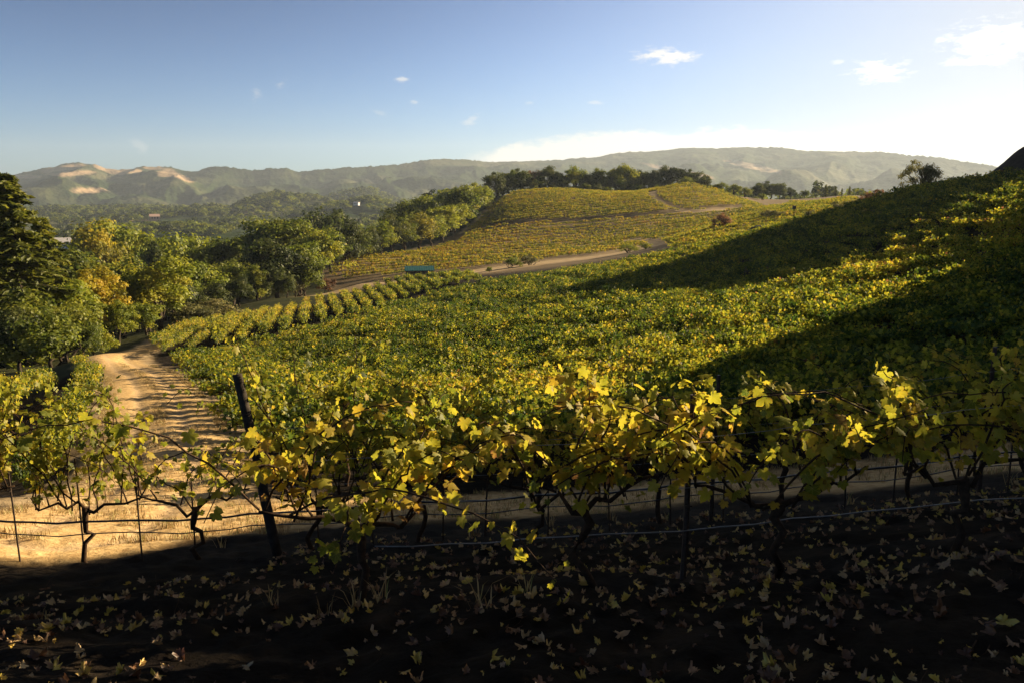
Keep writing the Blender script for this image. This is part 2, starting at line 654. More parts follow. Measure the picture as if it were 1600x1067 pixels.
_n = len(CP)
_A = np.zeros((_n + 3, _n + 3))
_d2 = ((_cw[:, None] - _cw[None]) ** 2).sum(-1)
_A[:_n, :_n] = _k(_d2) + np.eye(_n) * 2e-4
_A[:_n, _n] = 1
_A[:_n, _n + 1:] = _cw
_A[_n:, :_n] = _A[:_n, _n:].T
_w = np.linalg.solve(_A, np.concatenate([_ce, np.zeros(3)]))


# the hill to the right of the picture that shades the slope: crest line given
# across the sun's direction (offset, distance towards the sun, height)
RIDGE = np.array([(-85, 200, -6), (-76, 185, -2), (-71, 173, 15), (-68, 165, 28), (-65.5, 160, 28), (-55, 135, 21.5), (-46, 114, 14.6), (-37.8, 95, 8.8), (-33, 83, 5.0), (-31.4, 79, 3.6), (-29, 79, 2.0), (-27, 74, 1.0), (-26, 73, 2.0),
                  (-24.7, 71, 6.6), (-21.8, 62, 4.3), (-19.7, 57, 6.0), (-15, 43, 5.6), (-12, 34, 4.4), (-9.5, 30, 5.2), (-8.2, 30, 6.2), (-6.6, 29.5, 7.5), (-4.3, 29, 6.5), (-2, 33, 7.9), (0, 36, 8.8), (8, 46, 14), (20, 60, 19), (45, 80, 23)])
HS, HC = math.sin(SUN_AZ), math.cos(SUN_AZ)
MOUND = (64.5, 94.0, 5.0, 4.6)


def tps(x, y):
    W, r = warp(x, y)
    o = np.empty(len(W))
    for i in range(0, len(W), 20000):
        d2 = ((W[i:i + 20000, None] - _cw[None]) ** 2).sum(-1)
        o[i:i + 20000] = _k(d2) @ _w[:_n] + _w[_n] + W[i:i + 20000] @ _w[_n + 1:]
    z = o * (r + 5.0)
    u, s = x * HC - y * HS, x * HS + y * HC
    st = np.interp(u, RIDGE[:, 0], RIDGE[:, 1])
    hh = np.interp(u, RIDGE[:, 0], RIDGE[:, 2])
    w = sstep(0.90, 1.0, s / st)
    z = z + np.maximum(hh - z, 0) * w
    q = ((x - MOUND[0]) ** 2 + (y - MOUND[1]) ** 2) / MOUND[3] ** 2
    z = z + 1.7 * np.exp(-0.5 * ((x - 58.6) ** 2 + (y - 95.0) ** 2) / 2.3 ** 2)
    return z + MOUND[2] * np.exp(-0.5 * q) * (1 + 0.18 * fbm(x / 2.2, y / 2.2, 3))


# crest of the far mountains: (px, py)
CREST = [(-600, 285), (-300, 280), (-60, 285), (20, 275), (60, 266), (95, 258), (125, 255), (150, 258), (165, 264), (185, 266), (205, 265), (225, 262), (250, 260), (270, 263), (290, 268),
         (310, 268), (330, 262), (350, 260), (372, 264), (395, 267), (420, 264), (445, 264), (470, 269), (500, 266), (540, 263), (580, 260), (620, 258), (660, 251), (690, 249), (715, 249), (760, 254),
         (830, 252), (880, 250), (930, 246), (960, 241), (1000, 237), (1040, 236), (1080, 232), (1120, 233), (1170, 230), (1215, 231), (1260, 236), (1320, 238), (1380, 238), (1420, 243), (1470, 247), (1530, 256), (1620, 270), (1800, 285), (2200, 290)]
_ca = np.array([math.atan2(pix_dir(*c)[0], pix_dir(*c)[1]) for c in CREST])
_cel = np.array([pix_dir(*c)[2] / math.hypot(pix_dir(*c)[0], pix_dir(*c)[1]) for c in CREST])
# foothills standing before the crest: (px, py of top, distance, half width az, half depth)
FOOT = [(140, 300, 3650, 0.045, 420), (262, 290, 3900, 0.028, 330), (278, 287, 3700, 0.022, 280), (355, 292, 3800, 0.028, 300), (210, 306, 3300, 0.05, 300), (60, 296, 3900, 0.06, 450), (410, 300, 3450, 0.045, 320),
        (535, 281, 3800, 0.05, 420), (620, 290, 3500, 0.05, 350), (470, 296, 3300, 0.06, 300), (450, 306, 1900, 0.085, 330), (560, 316, 1500, 0.08, 260), (330, 326, 1900, 0.09, 300), (700, 296, 3400, 0.06, 350),
        (1080, 262, 3700, 0.07, 500), (1240, 262, 3600, 0.06, 450), (900, 275, 3500, 0.08, 450), (1400, 270, 3700, 0.05, 400), (150, 330, 2300, 0.12, 330), (560, 300, 2500, 0.07, 300)]


def far(x, y):
    r = np.hypot(x, y)
    th = np.arctan2(x, y)
    base = -50 + 16 * fbm(x / 330.0, y / 330.0, 4) * sstep(420, 900, r)
    base = base - 6 * sstep(700, 2200, r)
    D = 4700 + 500 * np.sin(th * 7.0)
    el = np.interp(th, _ca, _cel)
    top = el * D
    t = (r - 2700) / (D - 2700)
    tt = np.clip(t, 0, 1)
    prof = tt ** 1.25 * (1.25 - 0.25 * tt)
    z = base + (top - base) * prof
    ax = th * 4200.0
    sp = ridged(ax / 620.0 + 0.25 * fbm(ax / 500.0, r / 500.0, 2), r / 1500.0 + 3.1, 4) - 0.55
    z = z + sp * 105 * np.clip(tt * (1.02 - tt) * 3.2, 0, 1)
    z = np.where(t > 1, base + (top - base) * np.clip(1 - (t - 1) * 1.4, 0, 1), z)
    for (px, py, d, wa, wd) in FOOT:
        q = pix_dir(px, py)
        a = math.atan2(q[0], q[1])
        zt = q[2] / math.hypot(q[0], q[1]) * d
        u2 = ((th - a) / wa) ** 2 + ((r - d) / wd) ** 2
        g = np.exp(-u2 * 1.4) * (1 + 0.22 * fbm(ax / 180.0, r / 180.0, 3))
        z = np.maximum(z, base + (zt - base) * g)
    z = z + 7 * fbm(x / 60.0, y / 60.0, 3) * sstep(1200, 2600, r)
    return z


def ground(x, y, detail=False):
    x, y = np.atleast_1d(np.asarray(x, float)), np.atleast_1d(np.asarray(y, float))
    r = np.hypot(x, y)
    b = sstep(430, 760, r)
    z = np.empty_like(x)
    near = b < 1
    z[:] = 0
    if near.any():
        z[near] += tps(x[near], y[near]) * (1 - b[near])
    fr = b > 0
    if fr.any():
        z[fr] += far(x[fr], y[fr]) * b[fr]
    return z


def gz(x, y):
    return float(ground([x], [y])[0])


def polar(az, rad):
    A, Rr = np.meshgrid(az, rad, indexing='ij')
    x, y = (np.sin(A) * Rr).ravel(), (np.cos(A) * Rr).ravel()
    na, nr = len(az), len(rad)
    i = np.arange((na - 1) * (nr - 1))
    a, k = i // (nr - 1), i % (nr - 1)
    v = a * nr + k
    q = np.stack([v, v + 1, v + nr + 1, v + nr], -1)
    return x, y, q[:, ::-1]


# roads (centre lines as x, y; half width)
def road_pts(pts):
    return np.array([pix(*p)[:2] for p in pts])


def polyline_dist(x, y, P):
    best = np.full(x.shape, 1e9)
    for a, b in zip(P[:-1], P[1:]):
        d = b - a
        t = np.clip(((x - a[0]) * d[0] + (y - a[1]) * d[1]) / (d @ d), 0, 1)
        best = np.minimum(best, np.hypot(x - a[0] - t * d[0], y - a[1] - t * d[1]))
    return best


AVENUE = np.array([(-5.6, 9.5), (-6.2, 12), (-7.4, 16), (-9.2, 20), (-12.6, 27.5), (-16.6, 36), (-22.0, 46), (-28.2, 56), (-31, 61), (-33, 70), (-35, 80), (-40, 95)])
CROSS = np.array([(-13, 9.0), (-7, 10.4), (-3, 11.2), (3, 11.3), (8, 11.0), (14, 10.4), (22, 9.5)])
FAR_ROAD = road_pts([(500, 443, 160), (570, 446, 164), (640, 439, 172), (720, 428, 178), (800, 417, 185), (880, 407, 189), (960, 397, 193), (1000, 391, 200), (1028, 382, 208), (1010, 374, 218), (985, 371, 225)])
KNOLL_ROAD = road_pts([(1105, 299, 326), (1078, 296, 331), (1040, 303, 335), (1018, 310, 325), (1022, 320, 305), (1045, 331, 286), (1085, 338, 270), (1110, 338, 268)])
TRACK = road_pts([(722, 358, 290), (740, 343, 300), (758, 325, 314), (775, 313, 322)])


def terrain_meshes():
    az = np.concatenate([np.arange(-180, -62, 3.0), np.arange(-62, -36, 0.6), np.arange(-36, 36, 0.22), np.arange(36, 62, 0.6), np.arange(62, 180.1, 3.0)])
    rad = [0.6]
    while rad[-1] < 760:
        rad.append(rad[-1] * (1.013 if rad[-1] < 60 else 1.016))
    rad = np.array(rad)
    rad[-1] = 760
    x, y, q = polar(R(1) * az, rad)
    z = ground(x, y)
    r = np.hypot(x, y)
    dpath = np.minimum(polyline_dist(x, y, AVENUE) - 1.45, polyline_dist(x, y, CROSS) - 1.35)
    onroad = sstep(0.5, -0.2, dpath)
    near = sstep(40, 12, r)
    z += near * (1 - onroad) * (0.05 * fbm(x / 0.55, y / 0.55, 3) + 0.045 * fbm(x / 0.16, y / 0.16, 2))
    z += near * onroad * (0.03 * fbm(x / 0.6, y / 0.6, 3) + 0.025 * fbm(x / 0.15, y / 0.15, 2))
    z -= onroad * 0.05 * np.exp(-((polyline_dist(x, y, AVENUE) - 0.68) / 0.2) ** 2)
    # a low berm along the first row
    z += 0.07 * sstep(5.75, 5.1, y) * sstep(3.6, 5.0, y) * near * (1 + fbm(x / 0.4, y / 0.4, 2))
    dfar = np.minimum(polyline_dist(x, y, FAR_ROAD) - 2.6, np.minimum(polyline_dist(x, y, KNOLL_ROAD) - 1.1, polyline_dist(x, y, TRACK) - 1.2))
    dfar = np.where(polyline_dist(x, y, FAR_ROAD) < 5, dfar + 0.5, dfar)
    far_road = sstep(0.9, -0.4, dfar + 0.8 * fbm(x / 3.0, y / 3.0, 3))
    wood = sstep(0, 1, (in_poly(x, y, WOOD_POLY)).astype(float))
    grass = np.clip(onroad + far_road, 0, 1)
    bare = np.exp(-(((x + 42) / 20) ** 2 + ((y - 172) / 9) ** 2)) + 0.9 * np.exp(-(((x - 74) / 13) ** 2 + ((y - 272) / 16) ** 2))
    bare = np.clip(bare + far_road, 0, 1)
    bare = np.maximum(bare, 0.85 * sstep(17, 8, polyline_dist(x, y, FAR_ROAD) + 5 * fbm(x / 6.0, y / 6.0, 3)))
    bare = np.maximum(bare, 0.35 * sstep(135, 165, r) * (1 - wood))
    bare = np.maximum(bare, 0.8 * sstep(2.9, 1.9, polyline_dist(x, y, AVENUE) + 1.2 * fbm(x / 1.5, y / 1.5, 3)) * sstep(10, 14, y))
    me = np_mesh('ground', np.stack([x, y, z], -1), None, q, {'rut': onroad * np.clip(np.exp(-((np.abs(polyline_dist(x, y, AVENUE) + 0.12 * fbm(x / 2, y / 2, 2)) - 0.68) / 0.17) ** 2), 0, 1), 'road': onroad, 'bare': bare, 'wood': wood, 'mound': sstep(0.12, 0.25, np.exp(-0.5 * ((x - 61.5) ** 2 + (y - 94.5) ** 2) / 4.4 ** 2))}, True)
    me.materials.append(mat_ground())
    g = coll_link(bpy.data.objects.new('ground', me))
    tag(g, kind='structure')
    # valley and mountains
    az = np.concatenate([np.arange(-180, -48, 4.0), np.arange(-48, 48, 0.1), np.arange(48, 180.1, 4.0)])
    rad = np.concatenate([np.geomspace(760, 2600, 70), np.linspace(2630, 6200, 150), np.array([6800, 8000, 9500])])
    x, y, q = polar(R(1) * az, rad)
    z = ground(x, y)
    r = np.hypot(x, y)
    # tan grass clearings on the slopes, by where they lie on the mountain
    cf = math.cos(PITCH), math.sin(PITCH)
    fw = y * cf[0] - z * cf[1]
    px = 800 + F * x / np.maximum(fw, 1)
    py = 533.5 - F * (y * cf[1] + z * cf[0]) / np.maximum(fw, 1)
    cl = np.zeros(len(x))
    for (cx, cy, wx, wy, tilt, lo) in [(100, 263, 34, 5, -0.16, 3800), (112, 272, 34, 4, -0.05, 3500), (172, 265, 24, 6, 0.25, 3800), (262, 273, 16, 8, 0.1, 3800), (240, 263, 14, 4, 0, 3800), (285, 279, 16, 4, 0.3, 3500), (140, 299, 25, 4.5, 0, 3300),
                                       (205, 268, 16, 4, 0, 3800), (40, 277, 20, 3, 0, 3300), (222, 341, 26, 4, -0.05, 1500), (330, 327, 30, 3, 0, 1500), (420, 332, 40, 4, 0.0, 900), (1180, 262, 40, 4, 0.2, 2500), (1060, 268, 50, 4, 0.2, 2500)]:
        u = ((px - cx) / wx) ** 2 + ((py - cy - tilt * (px - cx)) / wy) ** 2
        cl = np.maximum(cl, np.where(r > lo, sstep(1.5, 0.6, u + 0.9 * fbm(x / 90.0, y / 90.0, 4)), 0))
    z += (1 - cl) * (4.5 * rng.random(len(z)) * sstep(2300, 3000, r))
    me = np_mesh('mountains', np.stack([x, y, z], -1), None, q, {'clearing': cl}, True)
    me.materials.append(mat_hills())
    h = coll_link(bpy.data.objects.new('hills', me))
    tag(h, kind='structure')


def mat_ground():
    m = Mat('earth')
    n1 = m.noise(2.2, 6, 0.6)
    n2 = m.noise(14.0, 5, 0.65)
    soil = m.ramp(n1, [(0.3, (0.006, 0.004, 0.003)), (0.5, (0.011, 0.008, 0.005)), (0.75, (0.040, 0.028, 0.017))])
    straw = m.ramp(m.noise(5.0, 7, 0.7), [(0.3, (0.32, 0.19, 0.075)), (0.5, (0.52, 0.345, 0.15)), (0.72, (0.68, 0.50, 0.25))])
    tanb = m.ramp(m.noise(0.5, 6, 0.6), [(0.3, (0.36, 0.25, 0.13)), (0.7, (0.56, 0.42, 0.24))])
    wood = m.ramp(m.noise(0.25, 5, 0.6), [(0.3, (0.022, 0.028, 0.01)), (0.7, (0.06, 0.06, 0.022))])
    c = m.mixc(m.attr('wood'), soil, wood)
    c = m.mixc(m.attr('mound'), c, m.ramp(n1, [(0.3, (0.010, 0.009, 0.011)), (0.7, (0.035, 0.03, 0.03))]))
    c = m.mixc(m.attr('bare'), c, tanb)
    dirt = m.ramp(m.noise(9.0, 5, 0.65), [(0.3, (0.38, 0.25, 0.13)), (0.7, (0.58, 0.42, 0.23))])
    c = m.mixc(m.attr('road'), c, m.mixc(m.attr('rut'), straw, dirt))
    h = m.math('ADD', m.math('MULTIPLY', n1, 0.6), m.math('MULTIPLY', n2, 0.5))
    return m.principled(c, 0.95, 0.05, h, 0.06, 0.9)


def mat_hills():
    m = Mat('forested_hills')
    n = m.noise(0.035, 8, 0.72)
    v = m.node('ShaderNodeTexVoronoi')
    v.inputs['Scale'].default_value = 0.075
    m.L.new(m.node('ShaderNodeTexCoord').outputs['Object'], v.inputs['Vector'])
    big = m.noise(0.0022, 4, 0.55)
    forest = m.ramp(m.math('ADD', m.math('MULTIPLY', n, 0.7), m.math('MULTIPLY', v.outputs['Distance'], 0.035)), [(0.36, (0.022, 0.036, 0.011)), (0.52, (0.058, 0.08, 0.028)), (0.68, (0.125, 0.148, 0.058))])
    dry = m.ramp(n, [(0.3, (0.09, 0.09, 0.045)), (0.7, (0.20, 0.175, 0.10))])
    c = m.mixc(m.ramp(big, [(0.5, (0, 0, 0)), (0.66, (0.65, 0.65, 0.65))]), forest, dry)
    tan = m.ramp(n, [(0.3, (0.22, 0.15, 0.09)), (0.7, (0.42, 0.31, 0.20))])
    c = m.mixc(m.attr('clearing'), c, tan)
    return m.principled(c, 0.95, 0.03, v.outputs['Distance'], 4.0, 0.5)


WOOD_POLY = [(-30.5, 58), (-38, 92), (-25, 130), (-22, 150), (-48, 200), (-58, 235), (-20, 290), (-2, 345), (60, 352), (95, 340), (140, 380), (200, 420), (300, 700), (-600, 700), (-600, 40), (-40, 40), (-31, 50)]
terrain_meshes()
# ------------------------------------------------------------------ trees
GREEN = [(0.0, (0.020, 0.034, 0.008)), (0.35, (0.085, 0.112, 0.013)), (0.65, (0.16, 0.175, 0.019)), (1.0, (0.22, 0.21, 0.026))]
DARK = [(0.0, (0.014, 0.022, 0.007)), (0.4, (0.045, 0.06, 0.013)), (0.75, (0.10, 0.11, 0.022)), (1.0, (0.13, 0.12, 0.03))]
LIGHT = [(0.0, (0.060, 0.090, 0.010)), (0.4, (0.15, 0.18, 0.016)), (0.75, (0.26, 0.26, 0.022)), (1.0, (0.34, 0.29, 0.03))]
GOLD = [(0.0, (0.09, 0.090, 0.012)), (0.4, (0.21, 0.19, 0.016)), (0.75, (0.34, 0.27, 0.020)), (1.0, (0.44, 0.30, 0.022))]
OLIVE = [(0.0, (0.06, 0.065, 0.022)), (0.5, (0.14, 0.135, 0.045)), (1.0, (0.24, 0.20, 0.075))]
RUST = [(0.0, (0.06, 0.035, 0.02)), (0.5, (0.15, 0.075, 0.035)), (1.0, (0.25, 0.13, 0.05))]
CONI = [(0.0, (0.014, 0.024, 0.008)), (0.4, (0.10, 0.115, 0.014)), (0.75, (0.21, 0.20, 0.02)), (1.0, (0.34, 0.25, 0.03))]
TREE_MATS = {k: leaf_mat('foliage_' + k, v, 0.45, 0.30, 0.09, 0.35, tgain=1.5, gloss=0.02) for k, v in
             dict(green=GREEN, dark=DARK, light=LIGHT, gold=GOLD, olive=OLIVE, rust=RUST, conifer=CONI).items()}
_b = Mat('bark')
BARK = _b.principled(_b.ramp(_b.noise(6.0, 6, 0.7), [(0.3, (0.025, 0.018, 0.012)), (0.7, (0.09, 0.07, 0.05))]), 0.95, 0.05, _b.noise(14.0, 5, 0.7), 0.05, 0.8)


def bend(p, q, k, r, n=5):
    """wavering path from p to q"""
    p, q = np.asarray(p, float), np.asarray(q, float)
    t = np.linspace(0, 1, n)[:, None]
    P = p + (q - p) * t
    P[1:-1] += r.normal(size=(n - 2, 3)) * k
    return P


def broadleaf(seed, rx=4.2, rz=3.4, cz=6.0, ncl=46, nl=130, leaf=0.40, crad=1.35, trunk_h=2.6, shell=0.55, tone=0.45, stems=1, limbs=9, gap=0.0, flat=1.0):
    """tapered trunk with limbs, crown of many leaf clumps; about 10 m tall"""
    r = np.random.default_rng(seed)
    d = rand_unit(ncl, r)
    d[:, 2] = np.where(d[:, 2] < -0.45, -d[:, 2], d[:, 2])
    rad = shell + (1 - shell) * r.random(ncl) ** 0.6
    lob = 1 + 0.22 * np.sin(d[:, 0] * 3 + seed) + 0.18 * np.sin(d[:, 1] * 4 + 2 * seed) + 0.15 * r.normal(size=ncl)
    C = d * rad[:, None] * lob[:, None] * np.array([rx, rx, rz]) + np.array([0, 0, cz])
    C[:, 2] = np.maximum(C[:, 2], cz - rz * 0.85)
    wood = Geo()
    H = cz + rz * 0.2
    for s in range(stems):
        off = np.array([r.normal() * 0.5, r.normal() * 0.5, 0]) * (stems > 1)
        tp = bend(off, off * 3 + np.array([r.normal() * 0.3, r.normal() * 0.3, H]), 0.18, r, 7)
        w0 = 0.30 / math.sqrt(stems)
        wood.tube(tp, w0 * np.linspace(1.15, 0.3, 7), 7)
    for i in r.permutation(ncl)[:limbs]:
        k = min(trunk_h / H + 0.5 * r.random(), 0.95) * 6
        a = tp[int(k)] + (tp[min(int(k) + 1, 6)] - tp[int(k)]) * (k % 1)
        wood.tube(bend(a, C[i], 0.25, r, 5), np.linspace(0.13, 0.03, 5), 5)
    g = Geo()
    P, Nn, To, Sz = [], [], [], []
    for i in range(ncl):
        n = int(nl * (0.6 + 0.8 * r.random()))
        v = rand_unit(n, r)
        rr = crad * (0.65 + 0.7 * r.random()) * (0.35 + 0.65 * r.random(n) ** 0.5)
        sc = np.array([1.0, 1.0, 0.72 * flat])
        P.append(C[i] + v * rr[:, None] * sc * (1 + 0.25 * r.normal(size=(n, 1))))
        Nn.append(v + 0.55 * rand_unit(n, r) + np.array([0, 0, 0.35]))
        To.append(np.clip(tone + 0.16 * r.normal() + 0.12 * r.normal(size=n), 0, 1))
        Sz.append(leaf * (0.6 + 0.8 * r.random(n)))
    P, Nn = np.vstack(P), np.vstack(Nn)
    scatter(g, LEAF_4[0], LEAF_4[1], P, Nn, rand_unit(len(P), r), np.concatenate(Sz), np.concatenate(To))
    return wood.mesh('trunk', BARK, True), g


def conifer(seed, H=20.0, base=0.3, spread=5.0, rows=46, droop=0.35, leaf=0.5, dens=1.0, start=0.06):
    r = np.random.default_rng(seed)
    wood, g = Geo(), Geo()
    tp = bend((0, 0, 0), (0.2, 0.1, H), 0.06, r, 8)
    wood.tube(tp, np.linspace(H * 0.02, 0.02, 8), 8)
    P, Nn, Tp, To, Sz = [], [], [], [], []
    for i in range(rows):
        f = start + (1 - start) * (i / rows) ** 0.92
        z = H * f
        L = spread * (1 - f) ** 0.8 * (0.7 + 0.5 * r.random()) + 0.3
        for k in range(int(r.integers(4, 7))):
            a = r.random() * 6.283
            LL = L * (0.55 + 0.6 * r.random())
            n = 6
            t = np.linspace(0, 1, n)
            up = 0.25 * f
            path = np.stack([np.cos(a) * LL * t, np.sin(a) * LL * t, z + LL * (up * t - droop * t ** 2 + 0.12 * t ** 4)], -1)
            wood.tube(path, np.linspace(0.06, 0.012, n), 4, cap=False)
            m = int(26 * dens * (0.4 + LL / spread))
            tt = 0.12 + 0.9 * r.random(m) ** 0.8
            q = np.stack([np.interp(tt, t, path[:, j]) for j in range(3)], -1)
            side = np.array([-np.sin(a), np.cos(a), 0])
            w = (r.random(m) - 0.5) * 2 * 0.30 * LL * (1.05 - tt) + r.normal(size=m) * 0.08
            q = q + w[:, None] * side + np.array([0, 0, -1.0]) * (np.abs(w) * 0.35 + 0.12 * r.random(m))[:, None]
            P.append(q)
            Nn.append(np.array([0, 0, 0.6]) + 1.0 * rand_unit(m, r))
            Tp.append(np.array([np.cos(a), np.sin(a), -0.5]) + 0.8 * np.sign(w)[:, None] * side)
            To.append(np.clip(0.45 + 0.14 * r.normal() + 0.1 * r.normal(size=m), 0, 1))
            Sz.append(leaf * (0.6 + 0.7 * r.random(m)))
    t4 = LEAF_4[0] * np.array([0.7, 1.3, 1])
    scatter(g, t4, LEAF_4[1], np.vstack(P), np.vstack(Nn), np.vstack(Tp), np.concatenate(Sz), np.concatenate(To))
    return wood.mesh('trunk', BARK, True), g


# prototypes: kind -> list of (trunk mesh, crown geometry, height)
PROTO = {
    'oak': [broadleaf(s, 4.3, 3.9, 4.9, 58, 140, 0.40, 1.4, 1.2, tone=0.42) for s in (1, 2, 3, 4)],
    'tall': [broadleaf(s, 3.0, 4.5, 5.5, 56, 130, 0.36, 1.15, 1.0, tone=0.50) for s in (5, 6, 7)],
    'poplar': [broadleaf(s, 3.6, 4.3, 5.6, 62, 150, 0.30, 1.0, 1.2, shell=0.45, tone=0.55) for s in (8, 9)],
    'airy': [broadleaf(31, 3.7, 4.6, 5.4, 74, 75, 0.26, 0.80, 1.4, shell=0.35, tone=0.4, limbs=50, stems=3)],
    'column': [broadleaf(s, 1.0, 4.6, 5.0, 36, 90, 0.30, 0.6, 0.8, tone=0.4) for s in (12, 13)],
    'shrub': [broadleaf(s, 2.9, 2.0, 2.3, 30, 110, 0.30, 0.95, 0.5, shell=0.5, tone=0.5, stems=4, limbs=6) for s in (14, 15)],
    'redwood': [conifer(21, 20, spread=6.2, rows=58, leaf=0.55, dens=2.6, droop=0.5), conifer(22, 20, spread=5.4, rows=54, leaf=0.55, dens=2.4, droop=0.45)],
    'fir': [conifer(s, 10, spread=2.6, rows=26, leaf=0.5, dens=1.3) for s in (23, 24)],
}
PROTO_H = {'oak': 9.3, 'tall': 10.6, 'poplar': 10.4, 'airy': 10.5, 'column': 9.9, 'shrub': 4.6, 'redwood': 20.2, 'fir': 10.1}
_crown = {}


def crown_mesh(kind, v, mat):
    key = (kind, v, mat)
    if key not in _crown:
        _crown[key] = PROTO[kind][v][1].mesh('crown', TREE_MATS[mat])
    return _crown[key]


def plant(name, kind, mat, x, y, h, label, cat='tree', group=None, wide=1.0, var=None, sink=0.15):
    v = int(rng.integers(len(PROTO[kind]))) if var is None else var
    s = h / PROTO_H[kind]
    o = empty(name, (x, y, gz(x, y) - sink), rng.random() * 6.283, (s * wide, s * wide, s))
    tag(o, label, cat, group)
    coll_link(bpy.data.objects.new('trunk' if kind != 'shrub' else 'stem', PROTO[kind][v][0]), o)
    coll_link(bpy.data.objects.new('crown' if kind != 'shrub' else 'foliage', crown_mesh(kind, v, mat)), o)
    return o


def top_h(px, py, Y, lo=2.0, hi=40.0):
    p = pix(px, py, Y)
    return p[0], p[1], float(np.clip(p[2] - gz(p[0], p[1]), lo, hi))


